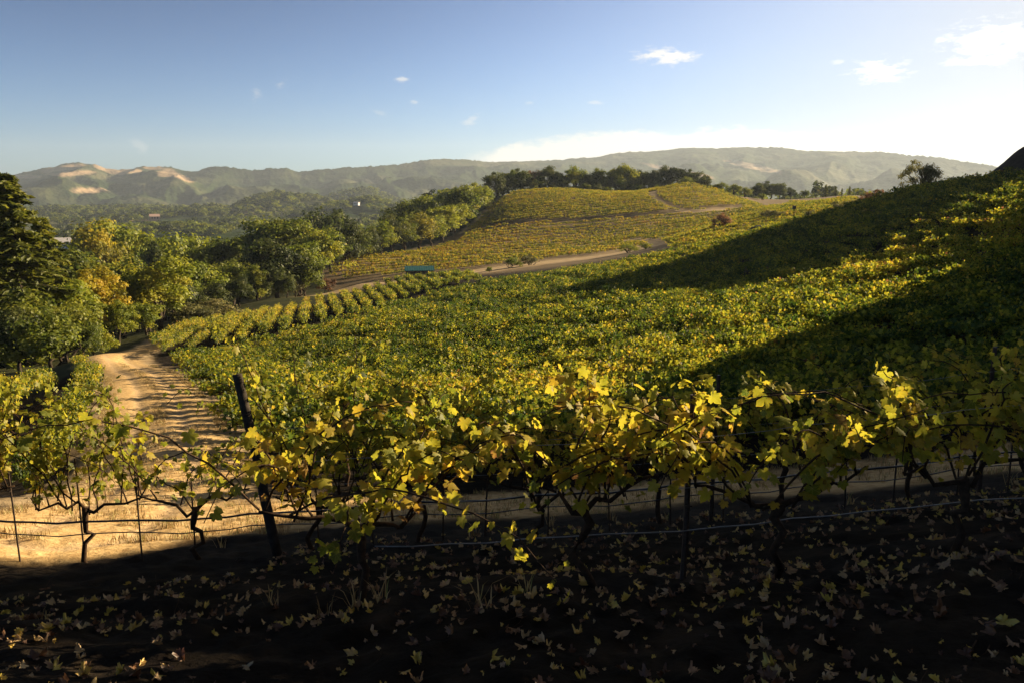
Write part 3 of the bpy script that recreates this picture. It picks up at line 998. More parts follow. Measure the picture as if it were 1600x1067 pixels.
# (px, py of the top, distance, kind, colour, width factor, name, category, label)
ONES = [
    (6, 264, 80, 'redwood', 'conifer', 1.5, 'redwood_tree', 'redwood tree', 'huge dark conifer with drooping boughs, tallest tree, cut by the picture edge'),
    (-62, 285, 88, 'redwood', 'conifer', 1.2, 'redwood_tree', 'redwood tree', 'second big conifer, mostly cut off, behind the tallest conifer'),
    (64, 335, 92, 'redwood', 'conifer', 1.35, 'redwood_tree', 'redwood tree', 'lower yellowish conifer leaning out to the right of the tallest conifer'),
    (146, 420, 92, 'poplar', 'gold', 1.0, 'golden_tree', 'tree', 'golden leafy tree just right of the big conifers, above the road end'),
    (100, 438, 84, 'tall', 'light', 1.25, 'broadleaf_tree', 'tree', 'olive yellow tree directly below the big conifers'),
    (243, 402, 104, 'poplar', 'light', 1.35, 'poplar_tree', 'tree', 'large bright yellow-green rounded tree beside the lit vine rows'),
    (186, 428, 100, 'poplar', 'light', 1.1, 'poplar_tree', 'tree', 'bright green tree between the golden tree and the large rounded one'),
    (205, 398, 125, 'tall', 'green', 1.1, 'broadleaf_tree', 'tree', 'mid green tree rising behind the large bright rounded tree'),
    (40, 452, 76, 'tall', 'green', 1.4, 'broadleaf_tree', 'tree', 'dark leafy tree at the foot of the tallest conifer'),
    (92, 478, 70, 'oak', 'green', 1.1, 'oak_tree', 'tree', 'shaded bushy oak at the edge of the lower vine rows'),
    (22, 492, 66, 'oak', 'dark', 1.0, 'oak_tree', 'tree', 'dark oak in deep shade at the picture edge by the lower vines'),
    (128, 506, 66, 'oak', 'green', 0.8, 'oak_tree', 'tree', 'small round tree next to the bend of the dirt road'),
    (148, 512, 72, 'shrub', 'light', 0.8, 'shrub', 'shrub', 'yellow-green bush on the left verge of the road bend'),
    (66, 498, 63, 'shrub', 'green', 1.0, 'shrub', 'shrub', 'low green bush under the shaded trees by the lower vines'),
    (180, 470, 84, 'poplar', 'light', 1.1, 'poplar_tree', 'tree', 'yellow-green tree right behind the bend of the dirt road'),
    (225, 468, 92, 'tall', 'light', 1.3, 'broadleaf_tree', 'tree', 'low bright tree touching the far end of the lit vine rows'),
    (60, 410, 110, 'tall', 'light', 1.3, 'broadleaf_tree', 'tree', 'sunlit tree partly hidden behind the yellowish leaning conifer'),
    (122, 402, 128, 'oak', 'green', 1.1, 'oak_tree', 'tree', 'green oak above the golden tree, right of the conifers'),
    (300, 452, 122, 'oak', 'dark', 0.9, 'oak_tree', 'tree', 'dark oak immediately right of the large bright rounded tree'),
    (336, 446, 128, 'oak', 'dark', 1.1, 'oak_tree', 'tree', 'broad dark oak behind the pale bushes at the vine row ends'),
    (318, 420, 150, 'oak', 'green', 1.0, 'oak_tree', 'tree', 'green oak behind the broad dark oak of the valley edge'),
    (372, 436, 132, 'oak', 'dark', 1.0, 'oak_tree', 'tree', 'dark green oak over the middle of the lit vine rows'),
    (345, 408, 160, 'tall', 'green', 1.2, 'broadleaf_tree', 'tree', 'upright green tree left of the huge dark oak'),
    (430, 384, 150, 'oak', 'dark', 1.25, 'oak_tree', 'tree', 'huge spreading dark oak below the twin tall trees'),
    (398, 412, 142, 'tall', 'green', 1.0, 'broadleaf_tree', 'tree', 'narrow green tree against the left side of the huge dark oak'),
    (464, 370, 165, 'tall', 'light', 1.1, 'broadleaf_tree', 'tree', 'light green tree at the right shoulder of the huge dark oak'),
    (446, 430, 143, 'oak', 'dark', 0.9, 'oak_tree', 'tree', 'small dark oak under the huge spreading dark oak'),
    (474, 405, 152, 'oak', 'green', 0.9, 'oak_tree', 'tree', 'leafy oak at the lower end of the knoll vineyard'),
    (408, 341, 215, 'tall', 'green', 1.0, 'broadleaf_tree', 'tree', 'left one of the twin tall trees in the valley wood'),
    (440, 333, 210, 'tall', 'green', 1.35, 'broadleaf_tree', 'tree', 'taller right one of the twin tall trees in the valley wood'),
    (366, 356, 230, 'tall', 'green', 1.1, 'broadleaf_tree', 'tree', 'pointed mid green tree left of the twin tall trees'),
    (520, 331, 300, 'oak', 'dark', 1.0, 'oak_tree', 'tree', 'rounded dark tree sticking up behind the tree belt'),
    (147, 363, 240, 'oak', 'gold', 0.9, 'golden_tree', 'tree', 'small orange tree beside the white roofed house'),
    (161, 377, 205, 'oak', 'gold', 0.8, 'golden_tree', 'tree', 'orange topped tree in front of the other small orange tree'),
    (182, 364, 240, 'oak', 'light', 1.0, 'oak_tree', 'tree', 'yellow-green rounded tree right of the small orange trees'),
    (236, 380, 190, 'column', 'dark', 1.0, 'cypress_tree', 'cypress', 'dark slim cypress, left of the close pair'),
    (247, 382, 188, 'column', 'dark', 1.0, 'cypress_tree', 'cypress', 'dark slim cypress, right of the close pair'),
    (268, 368, 230, 'oak', 'light', 1.0, 'oak_tree', 'tree', 'lime green crown right behind the pair of cypresses'),
    # belt of trees up the left side of the knoll
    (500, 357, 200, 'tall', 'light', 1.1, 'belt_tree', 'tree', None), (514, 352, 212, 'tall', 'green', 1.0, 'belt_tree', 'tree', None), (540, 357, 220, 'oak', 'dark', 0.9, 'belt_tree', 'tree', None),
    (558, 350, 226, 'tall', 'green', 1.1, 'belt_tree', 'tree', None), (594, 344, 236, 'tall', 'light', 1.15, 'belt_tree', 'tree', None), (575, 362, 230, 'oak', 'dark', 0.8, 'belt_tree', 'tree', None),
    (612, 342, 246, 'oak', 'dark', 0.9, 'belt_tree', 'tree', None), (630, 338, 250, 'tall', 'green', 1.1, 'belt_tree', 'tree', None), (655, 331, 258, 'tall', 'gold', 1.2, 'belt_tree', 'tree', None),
    (672, 334, 264, 'oak', 'light', 0.9, 'belt_tree', 'tree', None), (690, 315, 274, 'tall', 'light', 1.2, 'belt_tree', 'tree', None), (708, 314, 284, 'tall', 'light', 1.2, 'belt_tree', 'tree', None), (655, 314, 300, 'oak', 'light', 1.1, 'belt_tree', 'tree', None),
    (716, 298, 300, 'oak', 'green', 1.0, 'belt_tree', 'tree', None), (737, 291, 318, 'oak', 'light', 1.1, 'belt_tree', 'tree', None), (757, 291, 322, 'oak', 'green', 0.9, 'belt_tree', 'tree', None), (640, 322, 290, 'oak', 'green', 1.1, 'belt_tree', 'tree', None),
    # crest of the knoll
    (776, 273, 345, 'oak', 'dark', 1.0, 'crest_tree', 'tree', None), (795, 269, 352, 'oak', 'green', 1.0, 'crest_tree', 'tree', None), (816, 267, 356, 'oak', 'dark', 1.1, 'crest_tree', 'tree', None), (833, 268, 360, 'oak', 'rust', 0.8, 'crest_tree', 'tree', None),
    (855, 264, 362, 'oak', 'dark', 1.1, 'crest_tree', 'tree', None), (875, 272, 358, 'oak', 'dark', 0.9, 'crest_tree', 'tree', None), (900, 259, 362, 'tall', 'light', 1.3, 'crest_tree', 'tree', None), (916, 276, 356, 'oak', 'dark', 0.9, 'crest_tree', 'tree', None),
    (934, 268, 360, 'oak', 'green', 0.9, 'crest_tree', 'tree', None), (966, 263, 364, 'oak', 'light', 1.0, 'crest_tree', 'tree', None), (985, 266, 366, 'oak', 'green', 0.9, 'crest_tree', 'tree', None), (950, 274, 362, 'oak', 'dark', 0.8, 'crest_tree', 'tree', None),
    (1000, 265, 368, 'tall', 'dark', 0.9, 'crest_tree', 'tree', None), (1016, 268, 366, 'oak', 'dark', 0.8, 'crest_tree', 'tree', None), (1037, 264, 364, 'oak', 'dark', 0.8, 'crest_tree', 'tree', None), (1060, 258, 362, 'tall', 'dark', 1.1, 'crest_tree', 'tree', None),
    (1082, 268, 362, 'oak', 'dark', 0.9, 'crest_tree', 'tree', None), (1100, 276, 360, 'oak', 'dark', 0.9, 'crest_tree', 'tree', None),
    (1128, 286, 350, 'shrub', 'green', 1.0, 'crest_tree', 'tree', None), (1148, 289, 345, 'shrub', 'green', 1.1, 'crest_tree', 'tree', None), (1165, 294, 340, 'shrub', 'green', 1.0, 'crest_tree', 'tree', None),
    # grove in the saddle
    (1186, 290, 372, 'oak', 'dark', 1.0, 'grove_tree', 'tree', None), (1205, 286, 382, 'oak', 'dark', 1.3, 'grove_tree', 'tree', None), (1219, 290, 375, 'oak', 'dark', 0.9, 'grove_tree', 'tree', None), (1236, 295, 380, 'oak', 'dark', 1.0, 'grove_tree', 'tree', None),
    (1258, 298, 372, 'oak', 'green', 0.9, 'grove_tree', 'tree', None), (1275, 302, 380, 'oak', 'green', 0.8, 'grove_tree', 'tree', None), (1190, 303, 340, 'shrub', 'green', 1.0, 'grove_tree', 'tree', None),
    (1291, 288, 375, 'fir', 'conifer', 1.2, 'fir_tree', 'conifer', 'broadest of the dark conifers standing on the saddle skyline'),
    (1306, 292, 378, 'fir', 'conifer', 1.2, 'fir_tree', 'conifer', 'slim conifer beside the broadest conifer on the saddle skyline'),
    (1316, 294, 380, 'fir', 'conifer', 0.9, 'fir_tree', 'conifer', 'thin conifer in the middle of the saddle skyline conifers'),
    (1328, 291, 382, 'fir', 'conifer', 1.1, 'fir_tree', 'conifer', 'pointed conifer, last tall one before the slope'),
    (1341, 301, 385, 'fir', 'conifer', 1.1, 'fir_tree', 'conifer', 'smallest conifer, at the end of the saddle skyline conifers'),
    (1447, 243, 112, 'airy', 'olive', 0.95, 'gum_tree', 'tree', 'lone airy tree with visible branches standing on the slope crest'),
    # shrubs
    (800, 402, 178, 'shrub', 'light', 0.75, 'roadside_shrub', 'shrub', 'pale green bush by the road at the foot of the knoll, darker of two'),
    (826, 400, 182, 'shrub', 'olive', 1.1, 'roadside_shrub', 'shrub', 'wide straw coloured bush by the road at the foot of the knoll'),
    (712, 420, 150, 'shrub', 'light', 0.9, 'roadside_shrub', 'shrub', 'yellow-green bush just right of the green roofed shed'),
    (732, 424, 150, 'shrub', 'light', 0.9, 'roadside_shrub', 'shrub', 'second yellow-green bush right of the green roofed shed'),
    (764, 419, 168, 'shrub', 'light', 0.6, 'roadside_shrub', 'shrub', 'tiny round green bush on the road edge between larger bushes'),
    (983, 382, 175, 'shrub', 'light', 1.2, 'roadside_shrub', 'shrub', 'light green bush at the crest end beside the sandy road'),
    (1010, 380, 172, 'shrub', 'light', 1.1, 'roadside_shrub', 'shrub', 'feathery bush at the bend of the sandy road'),
    (1129, 335, 170, 'shrub', 'rust', 0.9, 'rusty_shrub', 'shrub', 'reddish brown bush among the vines of the saddle'),
    (1202, 328, 172, 'shrub', 'olive', 1.4, 'grey_shrub', 'shrub', 'low grey-green bush left of the slim post'),
    (1224, 331, 168, 'shrub', 'olive', 1.2, 'grey_shrub', 'shrub', 'grey-green bush touching the slim post'),
    (1268, 329, 150, 'shrub', 'olive', 1.0, 'grey_shrub', 'shrub', 'silvery bush right of the slim post'),
    (1328, 314, 140, 'shrub', 'olive', 1.1, 'grey_shrub', 'shrub', 'silvery bush where the slope crest meets the saddle'),
    (1372, 300, 150, 'shrub', 'rust', 1.4, 'rusty_shrub', 'shrub', 'orange brown bush on the crest left of the airy tree'),
    (1244, 344, 140, 'shrub', 'dark', 0.7, 'grey_shrub', 'shrub', 'dark bush at the base of the slim post'),
    (330, 470, 108, 'shrub', 'olive', 1.6, 'pale_shrub', 'shrub', 'pale grey-green bush at the head of the lit vine rows'),
    (300, 478, 102, 'shrub', 'olive', 1.5, 'pale_shrub', 'shrub', 'low pale bush next to the large bright rounded tree'),
    (458, 434, 150, 'shrub', 'olive', 1.0, 'pale_shrub', 'shrub', 'light bush above the upper end of the lit vine rows'),
    (510, 436, 160, 'shrub', 'rust', 0.8, 'rusty_shrub', 'shrub', 'dry brown bush at the low end of the road by the knoll'),
    (1500, 278, 84, 'shrub', 'green', 1.2, 'clipped_shrub', 'shrub', 'green leafy bush at the foot of the dark mound on the crest'),
    (1522, 277, 85, 'shrub', 'green', 1.1, 'clipped_shrub', 'shrub', 'bush squeezed between another bush and the dark mound'),
]
ORD = 'first second third fourth fifth sixth seventh eighth ninth tenth eleventh twelfth thirteenth fourteenth fifteenth sixteenth seventeenth eighteenth nineteenth twentieth twenty-first twenty-second'.split()
LOOK = {'dark': 'dark green', 'green': 'mid green', 'light': 'light yellow-green', 'gold': 'golden', 'rust': 'brownish', 'olive': 'greyish'}
FORM = {'oak': 'round tree', 'tall': 'upright tree', 'shrub': 'low bushy tree'}
WHERE = {'belt_tree': ('in the belt climbing the knoll edge, counted upwards', 'trees in the belt up the knoll edge'), 'crest_tree': ('of the knoll crest line, counted left to right', 'trees along the knoll crest'),
         'grove_tree': ('of the grove in the saddle, counted left to right', 'trees of the saddle grove')}
GRP = {'roadside_shrub': 'bushes along the road below the knoll', 'redwood_tree': 'tall conifers at the picture edge', 'fir_tree': 'conifers on the saddle skyline'}


def build_trees():
    r = np.random.default_rng(21)
    for i in range(26):
        px = 770 + 345 * (i + r.random()) / 26
        Y = 349 + 12 * r.random() - 10 * (px > 1060)
        x = (px - 800) / F * Y
        plant('undergrowth_shrub', 'shrub', ('dark', 'green', 'dark')[i % 3], x, Y, 2.5 + 2.2 * r.random(), 'low dark shrub filling the gaps beneath the trees of the knoll crest', 'shrub', 'shrubs under the knoll crest trees', 1.2)
    for key, (where, grp) in WHERE.items():
        mine = sorted([t for t in ONES if t[6] == key], key=lambda t: t[0])
        for i, t in enumerate(mine):
            px, py, Y, kind, mat, wf = t[:6]
            x, y, h = top_h(px, py, Y)
            plant(key, kind, mat, x, y, h, '%s %s, %s %s' % (LOOK[mat], FORM[kind], ORD[i], where), 'tree', grp, wf * 1.1)
    for t in ONES:
        if t[6] in WHERE:
            continue
        px, py, Y, kind, mat, wf, name, cat, label = t
        x, y, h = top_h(px, py, Y, 1.2)
        plant(name, kind, mat, x, y, h, label, cat, GRP.get(name), wf * (1.5 if name == 'roadside_shrub' else 1.1 if kind == 'shrub' else 1.0))
    # the rest of the valley wood, tree by tree as far as one can tell them apart
    n = 0
    taken = [top_h(t[0], t[1], t[2])[:2] for t in ONES]
    tries = 0
    while n < 205 and tries < 8000:
        tries += 1
        Y = 95 + 330 * rng.random() ** 1.15
        px = -60 + 740 * rng.random()
        if px > 300 + (Y - 120) * 1.9:
            continue
        x = (px - 800) / F * Y * 1.0
        if not bool(in_poly([x], [Y], WOOD_POLY)[0]):
            continue
        if min((x - a) ** 2 + (Y - b) ** 2 for a, b in taken) < (4.6 + Y * 0.009) ** 2:
            continue
        taken.append((x, Y))
        k = ('oak', 'oak', 'tall', 'tall', 'poplar')[int(rng.integers(5))]
        m = ('green', 'dark', 'light', 'green', 'light', 'gold')[int(rng.choice(6, p=[0.32, 0.16, 0.24, 0.14, 0.14, 0.0]))]
        hh = (6.5 + 4.0 * rng.random()) * (0.85 if Y < 150 else 1.0)
        plant('woodland_tree', k, m, x, Y, hh, 'leafy tree of the valley wood below the vineyard, one crown among many alike', 'tree', 'trees of the valley wood', 1.15)
        n += 1
    # far woods: crowns too many and too small to count
    r = np.random.default_rng(5)
    N = 15000
    rr = np.sqrt(r.random(N) * (2900 ** 2 - 400 ** 2) + 400 ** 2)
    th = R(-36) + R(72) * r.random(N)
    x, y = np.sin(th) * rr, np.cos(th) * rr
    keep = (fbm(x / 140.0, y / 140.0, 3) > -0.16) & ~((th > R(0)) & (rr < 430)) & in_poly(x, y, [(-3000, 430), (-330, 200), (-170, 330), (-40, 370), (100, 395), (150, 420), (3000, 1200), (3000, 4000), (-3000, 4000)])
    x, y, rr = x[keep], y[keep], rr[keep]
    lo = []
    for s in range(4):
        wood, g = broadleaf(60 + s, 4.2, 3.0, 4.2, 20, 26, 1.15, 1.5, 1.0, tone=0.42, limbs=2)
        lo.append(g.mesh('far_crown', TREE_MATS[('dark', 'green', 'light', 'green')[s]]))
    z = ground(x, y)
    instancer('woodland', np.stack([x, y, z - 0.4], -1), np.stack([0 * x, 0 * x, r.random(len(x)) * 6.28], -1), (0.75 + 0.6 * r.random(len(x)))[:, None] * np.array([1.2, 1.2, 1.0]) * (1 + rr[:, None] / 5000), r.integers(0, 4, len(x)), lo)


def instancer(name, P, rot, scl, idx, meshes, label=None):
    """ONE object of kind stuff: points that carry meshes"""
    me = bpy.data.meshes.new(name)
    P = np.asarray(P, np.float32)
    me.vertices.add(len(P))
    me.vertices.foreach_set('co', P.ravel())
    for k, a in (('rot', rot), ('scl', scl)):
        at = me.attributes.new(k, 'FLOAT_VECTOR', 'POINT')
        at.data.foreach_set('vector', np.asarray(a, np.float32).ravel())
    at = me.attributes.new('idx', 'INT', 'POINT')
    at.data.foreach_set('value', np.asarray(idx, np.int32))
    col = bpy.data.collections.new(name + '_kinds')
    for i, m in enumerate(meshes):
        col.objects.link(bpy.data.objects.new('%s_kind_%02d' % (name, i), m))
    ng = bpy.data.node_groups.new(name, 'GeometryNodeTree')
    ng.interface.new_socket('Geometry', in_out='INPUT', socket_type='NodeSocketGeometry')
    ng.interface.new_socket('Geometry', in_out='OUTPUT', socket_type='NodeSocketGeometry')
    N, L = ng.nodes, ng.links
    gi, go = N.new('NodeGroupInput'), N.new('NodeGroupOutput')
    ci = N.new('GeometryNodeCollectionInfo')
    ci.inputs['Collection'].default_value = col
    ci.inputs['Separate Children'].default_value = True
    ci.inputs['Reset Children'].default_value = True
    ip = N.new('GeometryNodeInstanceOnPoints')
    ip.inputs['Pick Instance'].default_value = True

    def na(nm, t):
        n = N.new('GeometryNodeInputNamedAttribute')
        n.data_type = t
        n.inputs['Name'].default_value = nm
        return n.outputs['Attribute']
    L.new(gi.outputs[0], ip.inputs['Points'])
    L.new(ci.outputs[0], ip.inputs['Instance'])
    L.new(na('idx', 'INT'), ip.inputs['Instance Index'])
    er = N.new('FunctionNodeEulerToRotation')
    L.new(na('rot', 'FLOAT_VECTOR'), er.inputs[0])
    L.new(er.outputs[0], ip.inputs['Rotation'])
    L.new(na('scl', 'FLOAT_VECTOR'), ip.inputs['Scale'])
    L.new(ip.outputs[0], go.inputs[0])
    o = coll_link(bpy.data.objects.new(name, me))
    md = o.modifiers.new('instances', 'NODES')
    md.node_group = ng
    tag(o, label, kind='stuff')
    return o


build_trees()
# ------------------------------------------------------------------ vines
VINE = [(0.0, (0.022, 0.045, 0.006)), (0.22, (0.060, 0.085, 0.009)), (0.42, (0.160, 0.172, 0.013)), (0.64, (0.32, 0.285, 0.020)), (0.85, (0.42, 0.28, 0.022)), (1.0, (0.16, 0.075, 0.025))]
M_FIELD = leaf_mat('vine_leaves', VINE, 0.48, 0.30, 0.055, 0.45, tgain=1.7, gloss=0.02, patches=((1, 30, 11, 8, 0.24), (30, 50, 11, 9, 0.26), (-12, 55, 14, 14, -0.04), (-30, 90, 12, 35, 0.24), (-20, 30, 8, 16, 0.16), (40, 315, 75, 45, 0.13)))  # patches paint extra brightness over the sunlit band, stripe and lit rows
M_NEARL = leaf_mat('big_vine_leaves', VINE, 0.55, 0.10, None, 0, blotch=0.30, tgain=1.6, gloss=0.018, veins=True)
_c = Mat('vine_bark')
M_CANE = _c.principled(_c.ramp(_c.noise(30.0, 5, 0.7), [(0.3, (0.022, 0.014, 0.009)), (0.7, (0.085, 0.050, 0.028))]), 0.9, 0.1, _c.noise(60.0, 5, 0.7), 0.01, 0.8)
_c = Mat('old_post_wood')
M_POST = _c.principled(_c.ramp(_c.noise(9.0, 6, 0.7), [(0.3, (0.020, 0.016, 0.013)), (0.7, (0.075, 0.06, 0.045))]), 0.95, 0.05, _c.noise(25.0, 5, 0.7), 0.01, 0.8)
_c = Mat('rusty_steel')
M_STEEL = _c.principled(_c.ramp(_c.noise(40.0, 5, 0.7), [(0.3, (0.03, 0.022, 0.017)), (0.7, (0.10, 0.065, 0.045))]), 0.6, 0.3, metal=0.5)
_c = Mat('drip_hose')
M_HOSE = _c.principled((0.018, 0.018, 0.02), 0.35, 0.5)
_c = Mat('fence_wire')
M_WIRE = _c.principled((0.22, 0.22, 0.22), 0.4, 0.5, metal=0.8)


def field_vine(seed, nshoot, per, leaf, tmpl, length=1.5, tone=0.31):
    """sprawling vine: shoots arching out of the cordon, hung with leaves"""
    r = np.random.default_rng(seed)
    g = Geo()
    P, Nn, Tp, To, Sz = [], [], [], [], []
    for i in range(nshoot):
        b = np.array([(r.random() - 0.5) * length, r.normal() * 0.06, 0.70 + 0.08 * r.random()])
        a = r.random() * 6.283
        out = np.array([0.35 * math.cos(a), 0.75 * math.sin(a), 0.0])
        L = 0.55 + 0.75 * r.random()
        t = (np.arange(per) + r.random(per)) / per
        up = 0.95 * L * (t - 0.42 * t ** 2)
        q = b + out * (L * t)[:, None] + np.array([0, 0, 1.0]) * (up - 0.55 * np.hypot(out[0], out[1]) * L * t ** 2)[:, None]
        q = q + r.normal(size=(per, 3)) * 0.085
        P.append(q)
        nn = np.array([0, 0, 0.32]) + 1.0 * rand_unit(per, r) + 0.4 * out
        Nn.append(nn)
        Tp.append(rand_unit(per, r) * 0.8 + np.array([0, 0, -0.9]))
        To.append(np.clip(tone + 0.15 * r.normal() + 0.14 * r.normal(size=per), 0, 1))
        Sz.append(leaf * (0.65 + 0.6 * r.random(per)))
    scatter(g, tmpl[0], tmpl[1], np.vstack(P), np.vstack(Nn), np.vstack(Tp), np.concatenate(Sz), np.concatenate(To), curl=None)
    return g


def stake_trunk(seed):
    r = np.random.default_rng(seed)
    g = Geo()
    g.tube(bend((0, 0, -0.1), (0.05 * r.normal(), 0.03 * r.normal(), 0.72), 0.025, r, 6), np.linspace(0.045, 0.03, 6), 6)
    g.tube(bend((0, 0, 0.70), (-0.7, 0, 0.74), 0.03, r, 5), np.linspace(0.028, 0.014, 5), 5)
    g.tube(bend((0, 0, 0.70), (0.7, 0, 0.74), 0.03, r, 5), np.linspace(0.028, 0.014, 5), 5)
    return g.mesh('trunk', M_CANE, True)


MAIN_POLY = [(-5.3, 16.5), (-7.6, 21), (-10.0, 27.5), (-14.2, 36), (-19.5, 46), (-23.2, 53.5), (-18.2, 70), (-12.4, 90), (-8.5, 103), (0, 113), (14, 113), (26, 112), (38, 110), (46, 98), (53, 88), (57, 78), (50, 62), (40, 48), (30, 34), (22, 22), (16, 13.3), (8, 13.2), (-3.6, 13.6)]
LIT_POLY = [(-28.0, 61), (-34, 74), (-38, 92), (-28, 112), (-17, 130), (-6, 128), (-4, 118), (-11, 107), (-16.5, 92), (-22.5, 72)]
LEFT_POLY = [(-8.6, 13.5), (-9.8, 16.5), (-11.4, 20), (-14.9, 27.5), (-19.0, 36), (-24.6, 46), (-30.7, 55), (-48, 50), (-40, 30), (-26, 15), (-16, 12.0)]
K_UP = ppoly([(735, 358, 293), (768, 322, 317), (802, 303, 336), (880, 299, 342), (1000, 303, 347), (1082, 290, 337), (1140, 303, 325), (1190, 320, 310), (1180, 328, 296), (1060, 339, 276), (900, 352, 277), (730, 361, 286)])
K_LOW = ppoly([(505, 409, 234), (620, 400, 248), (727, 374, 264), (727, 364, 281), (900, 355, 272), (1060, 342, 270), (1195, 331, 288), (1240, 322, 330), (1330, 312, 300), (1345, 318, 170), (1240, 350, 132), (1150, 372, 128), (1050, 388, 135), (1040, 384, 190), (1036, 372, 208), (960, 386, 200), (820, 404, 194), (700, 421, 190), (520, 433, 202)])


def rows(poly, ang, spacing, step, jit, r, phase=0.0):
    P = np.array(poly)
    d = np.array([math.cos(ang), math.sin(ang)])
    nrm = np.array([-d[1], d[0]])
    a, b = P @ d, P @ nrm
    out = []
    for v in np.arange(b.min() + phase, b.max(), spacing):
        u = np.arange(a.min(), a.max(), step)
        q = u[:, None] * d + v * nrm
        out.append(q)
    q = np.vstack(out)
    q = q + r.normal(size=q.shape) * jit
    q = q[r.random(len(q)) > 0.05]
    return q[in_poly(q[:, 0], q[:, 1], poly)]


def build_fields():
    r = np.random.default_rng(77)
    near_v = [field_vine(100 + i, 24, 22, 0.102, LEAF_LO) for i in range(6)]
    mid_v = [field_vine(120 + i, 22, 16, 0.118, LEAF_6) for i in range(6)]
    far_v = [field_vine(140 + i, 12, 9, 0.24, LEAF_4, 1.6, tone=0.46) for i in range(4)]
    gold_v = [field_vine(160 + i, 12, 9, 0.24, LEAF_4, 1.6, tone=0.60) for i in range(4)]
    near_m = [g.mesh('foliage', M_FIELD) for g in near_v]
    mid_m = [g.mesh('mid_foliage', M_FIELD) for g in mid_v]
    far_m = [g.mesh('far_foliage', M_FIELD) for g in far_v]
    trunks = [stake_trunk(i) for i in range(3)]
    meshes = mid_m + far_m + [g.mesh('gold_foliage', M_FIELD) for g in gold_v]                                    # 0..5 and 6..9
    ROWANG = R(7)
    main = rows(MAIN_POLY, ROWANG, 1.75, 1.25, 0.09, r)
    dist = np.hypot(main[:, 0], main[:, 1])
    az = np.arctan2(main[:, 0], main[:, 1])
    inview = np.abs(az) < R(35)
    order = np.argsort(np.where(inview, dist, 1e6))
    near, rest = main[order[:300]], main[order[300:]]
    rest = rest[(np.abs(np.arctan2(rest[:, 0], rest[:, 1])) < R(40))]
    zs = ground(near[:, 0], near[:, 1])
    for i, (x, y) in enumerate(near):
        s = 0.85 + 0.35 * r.random()
        o = empty('grapevine', (x, y, zs[i] - 0.05), ROWANG + r.normal() * 0.06 + (math.pi if r.random() < 0.5 else 0), s)
        tag(o, 'leafy yellow-green vine in the nearest rows of the sloping main vineyard block', 'grapevine', 'vines in the nearest rows of the main block')
        coll_link(bpy.data.objects.new('trunk', trunks[int(r.integers(3))]), o)
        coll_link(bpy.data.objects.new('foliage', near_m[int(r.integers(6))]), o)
    P, A, S, I = [], [], [], []

    def put(q, ang, base, n, smin, smax, wid=1.0, zoff=-0.05):
        z = ground(q[:, 0], q[:, 1]) + zoff
        m = len(q)
        P.append(np.column_stack([q, z]))
        A.append(np.column_stack([np.zeros(m), np.zeros(m), ang + 0.06 * r.normal(size=m) + math.pi * (r.random(m) < 0.5)]))
        s = smin + (smax - smin) * r.random(m)
        s = s * (1 + 0.25 * fbm(q[:, 0] / 7, q[:, 1] / 7, 3))
        S.append(np.column_stack([s, s * wid, s]))
        I.append(base + r.integers(0, n, m))
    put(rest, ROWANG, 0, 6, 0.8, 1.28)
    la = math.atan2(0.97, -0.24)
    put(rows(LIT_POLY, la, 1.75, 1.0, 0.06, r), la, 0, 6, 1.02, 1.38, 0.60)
    le = math.atan2(0.91, -0.42)
    seg = AVENUE[2:9]
    cum = np.concatenate([[0], np.cumsum(np.hypot(*np.diff(seg, axis=0).T))])
    sl = np.arange(0, 44, 0.95)
    cx, cy = np.interp(sl, cum, seg[:, 0]), np.interp(sl, cum, seg[:, 1])
    tx, ty = np.gradient(cx), np.gradient(cy)
    tn = np.hypot(tx, ty)
    for k in range(9):
        off = 2.6 + 2.25 * k
        q = np.column_stack([cx - ty / tn * off, cy + tx / tn * off]) + r.normal(size=(len(cx), 2)) * 0.06
        q = q[r.random(len(q)) > 0.04]
        q = q[(q[:, 1] < 56 - 0.12 * off) & (q[:, 1] > 15)]
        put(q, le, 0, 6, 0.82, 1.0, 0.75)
    up = rows(K_UP, R(12), 3.0, 1.0, 0.12, r)
    low = rows(K_LOW, R(4), 4.6, 1.1, 0.10, r)
    for q, ang in ((up, R(12)), (low, R(4))):
        d = np.minimum(polyline_dist(q[:, 0], q[:, 1], KNOLL_ROAD) - 1.8, np.minimum(polyline_dist(q[:, 0], q[:, 1], FAR_ROAD) - 2.2, polyline_dist(q[:, 0], q[:, 1], TRACK) - 2.0))
        bare = ((q[:, 0] - 74) / 11) ** 2 + ((q[:, 1] - 272) / 11) ** 2 < 1
        q = q[(d > 0) & ~(bare & (r.random(len(q)) < 0.7))]
        if q.shape[0] and ang < R(8):
            gold = r.random(len(q)) < np.clip(0.75 - (q[:, 0] - 10) / 110, 0.1, 0.85)
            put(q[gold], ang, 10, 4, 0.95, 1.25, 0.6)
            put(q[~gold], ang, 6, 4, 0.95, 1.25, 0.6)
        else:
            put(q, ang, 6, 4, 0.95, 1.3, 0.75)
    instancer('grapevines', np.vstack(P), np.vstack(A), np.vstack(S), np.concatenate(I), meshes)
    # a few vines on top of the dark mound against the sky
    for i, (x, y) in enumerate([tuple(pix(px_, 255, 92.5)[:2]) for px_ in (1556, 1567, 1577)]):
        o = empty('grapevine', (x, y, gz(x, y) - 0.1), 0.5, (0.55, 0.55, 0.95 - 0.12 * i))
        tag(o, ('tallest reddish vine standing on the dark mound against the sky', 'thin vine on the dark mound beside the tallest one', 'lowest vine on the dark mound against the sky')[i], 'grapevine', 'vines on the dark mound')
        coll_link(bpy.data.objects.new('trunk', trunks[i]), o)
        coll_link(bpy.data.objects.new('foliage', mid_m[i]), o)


build_fields()


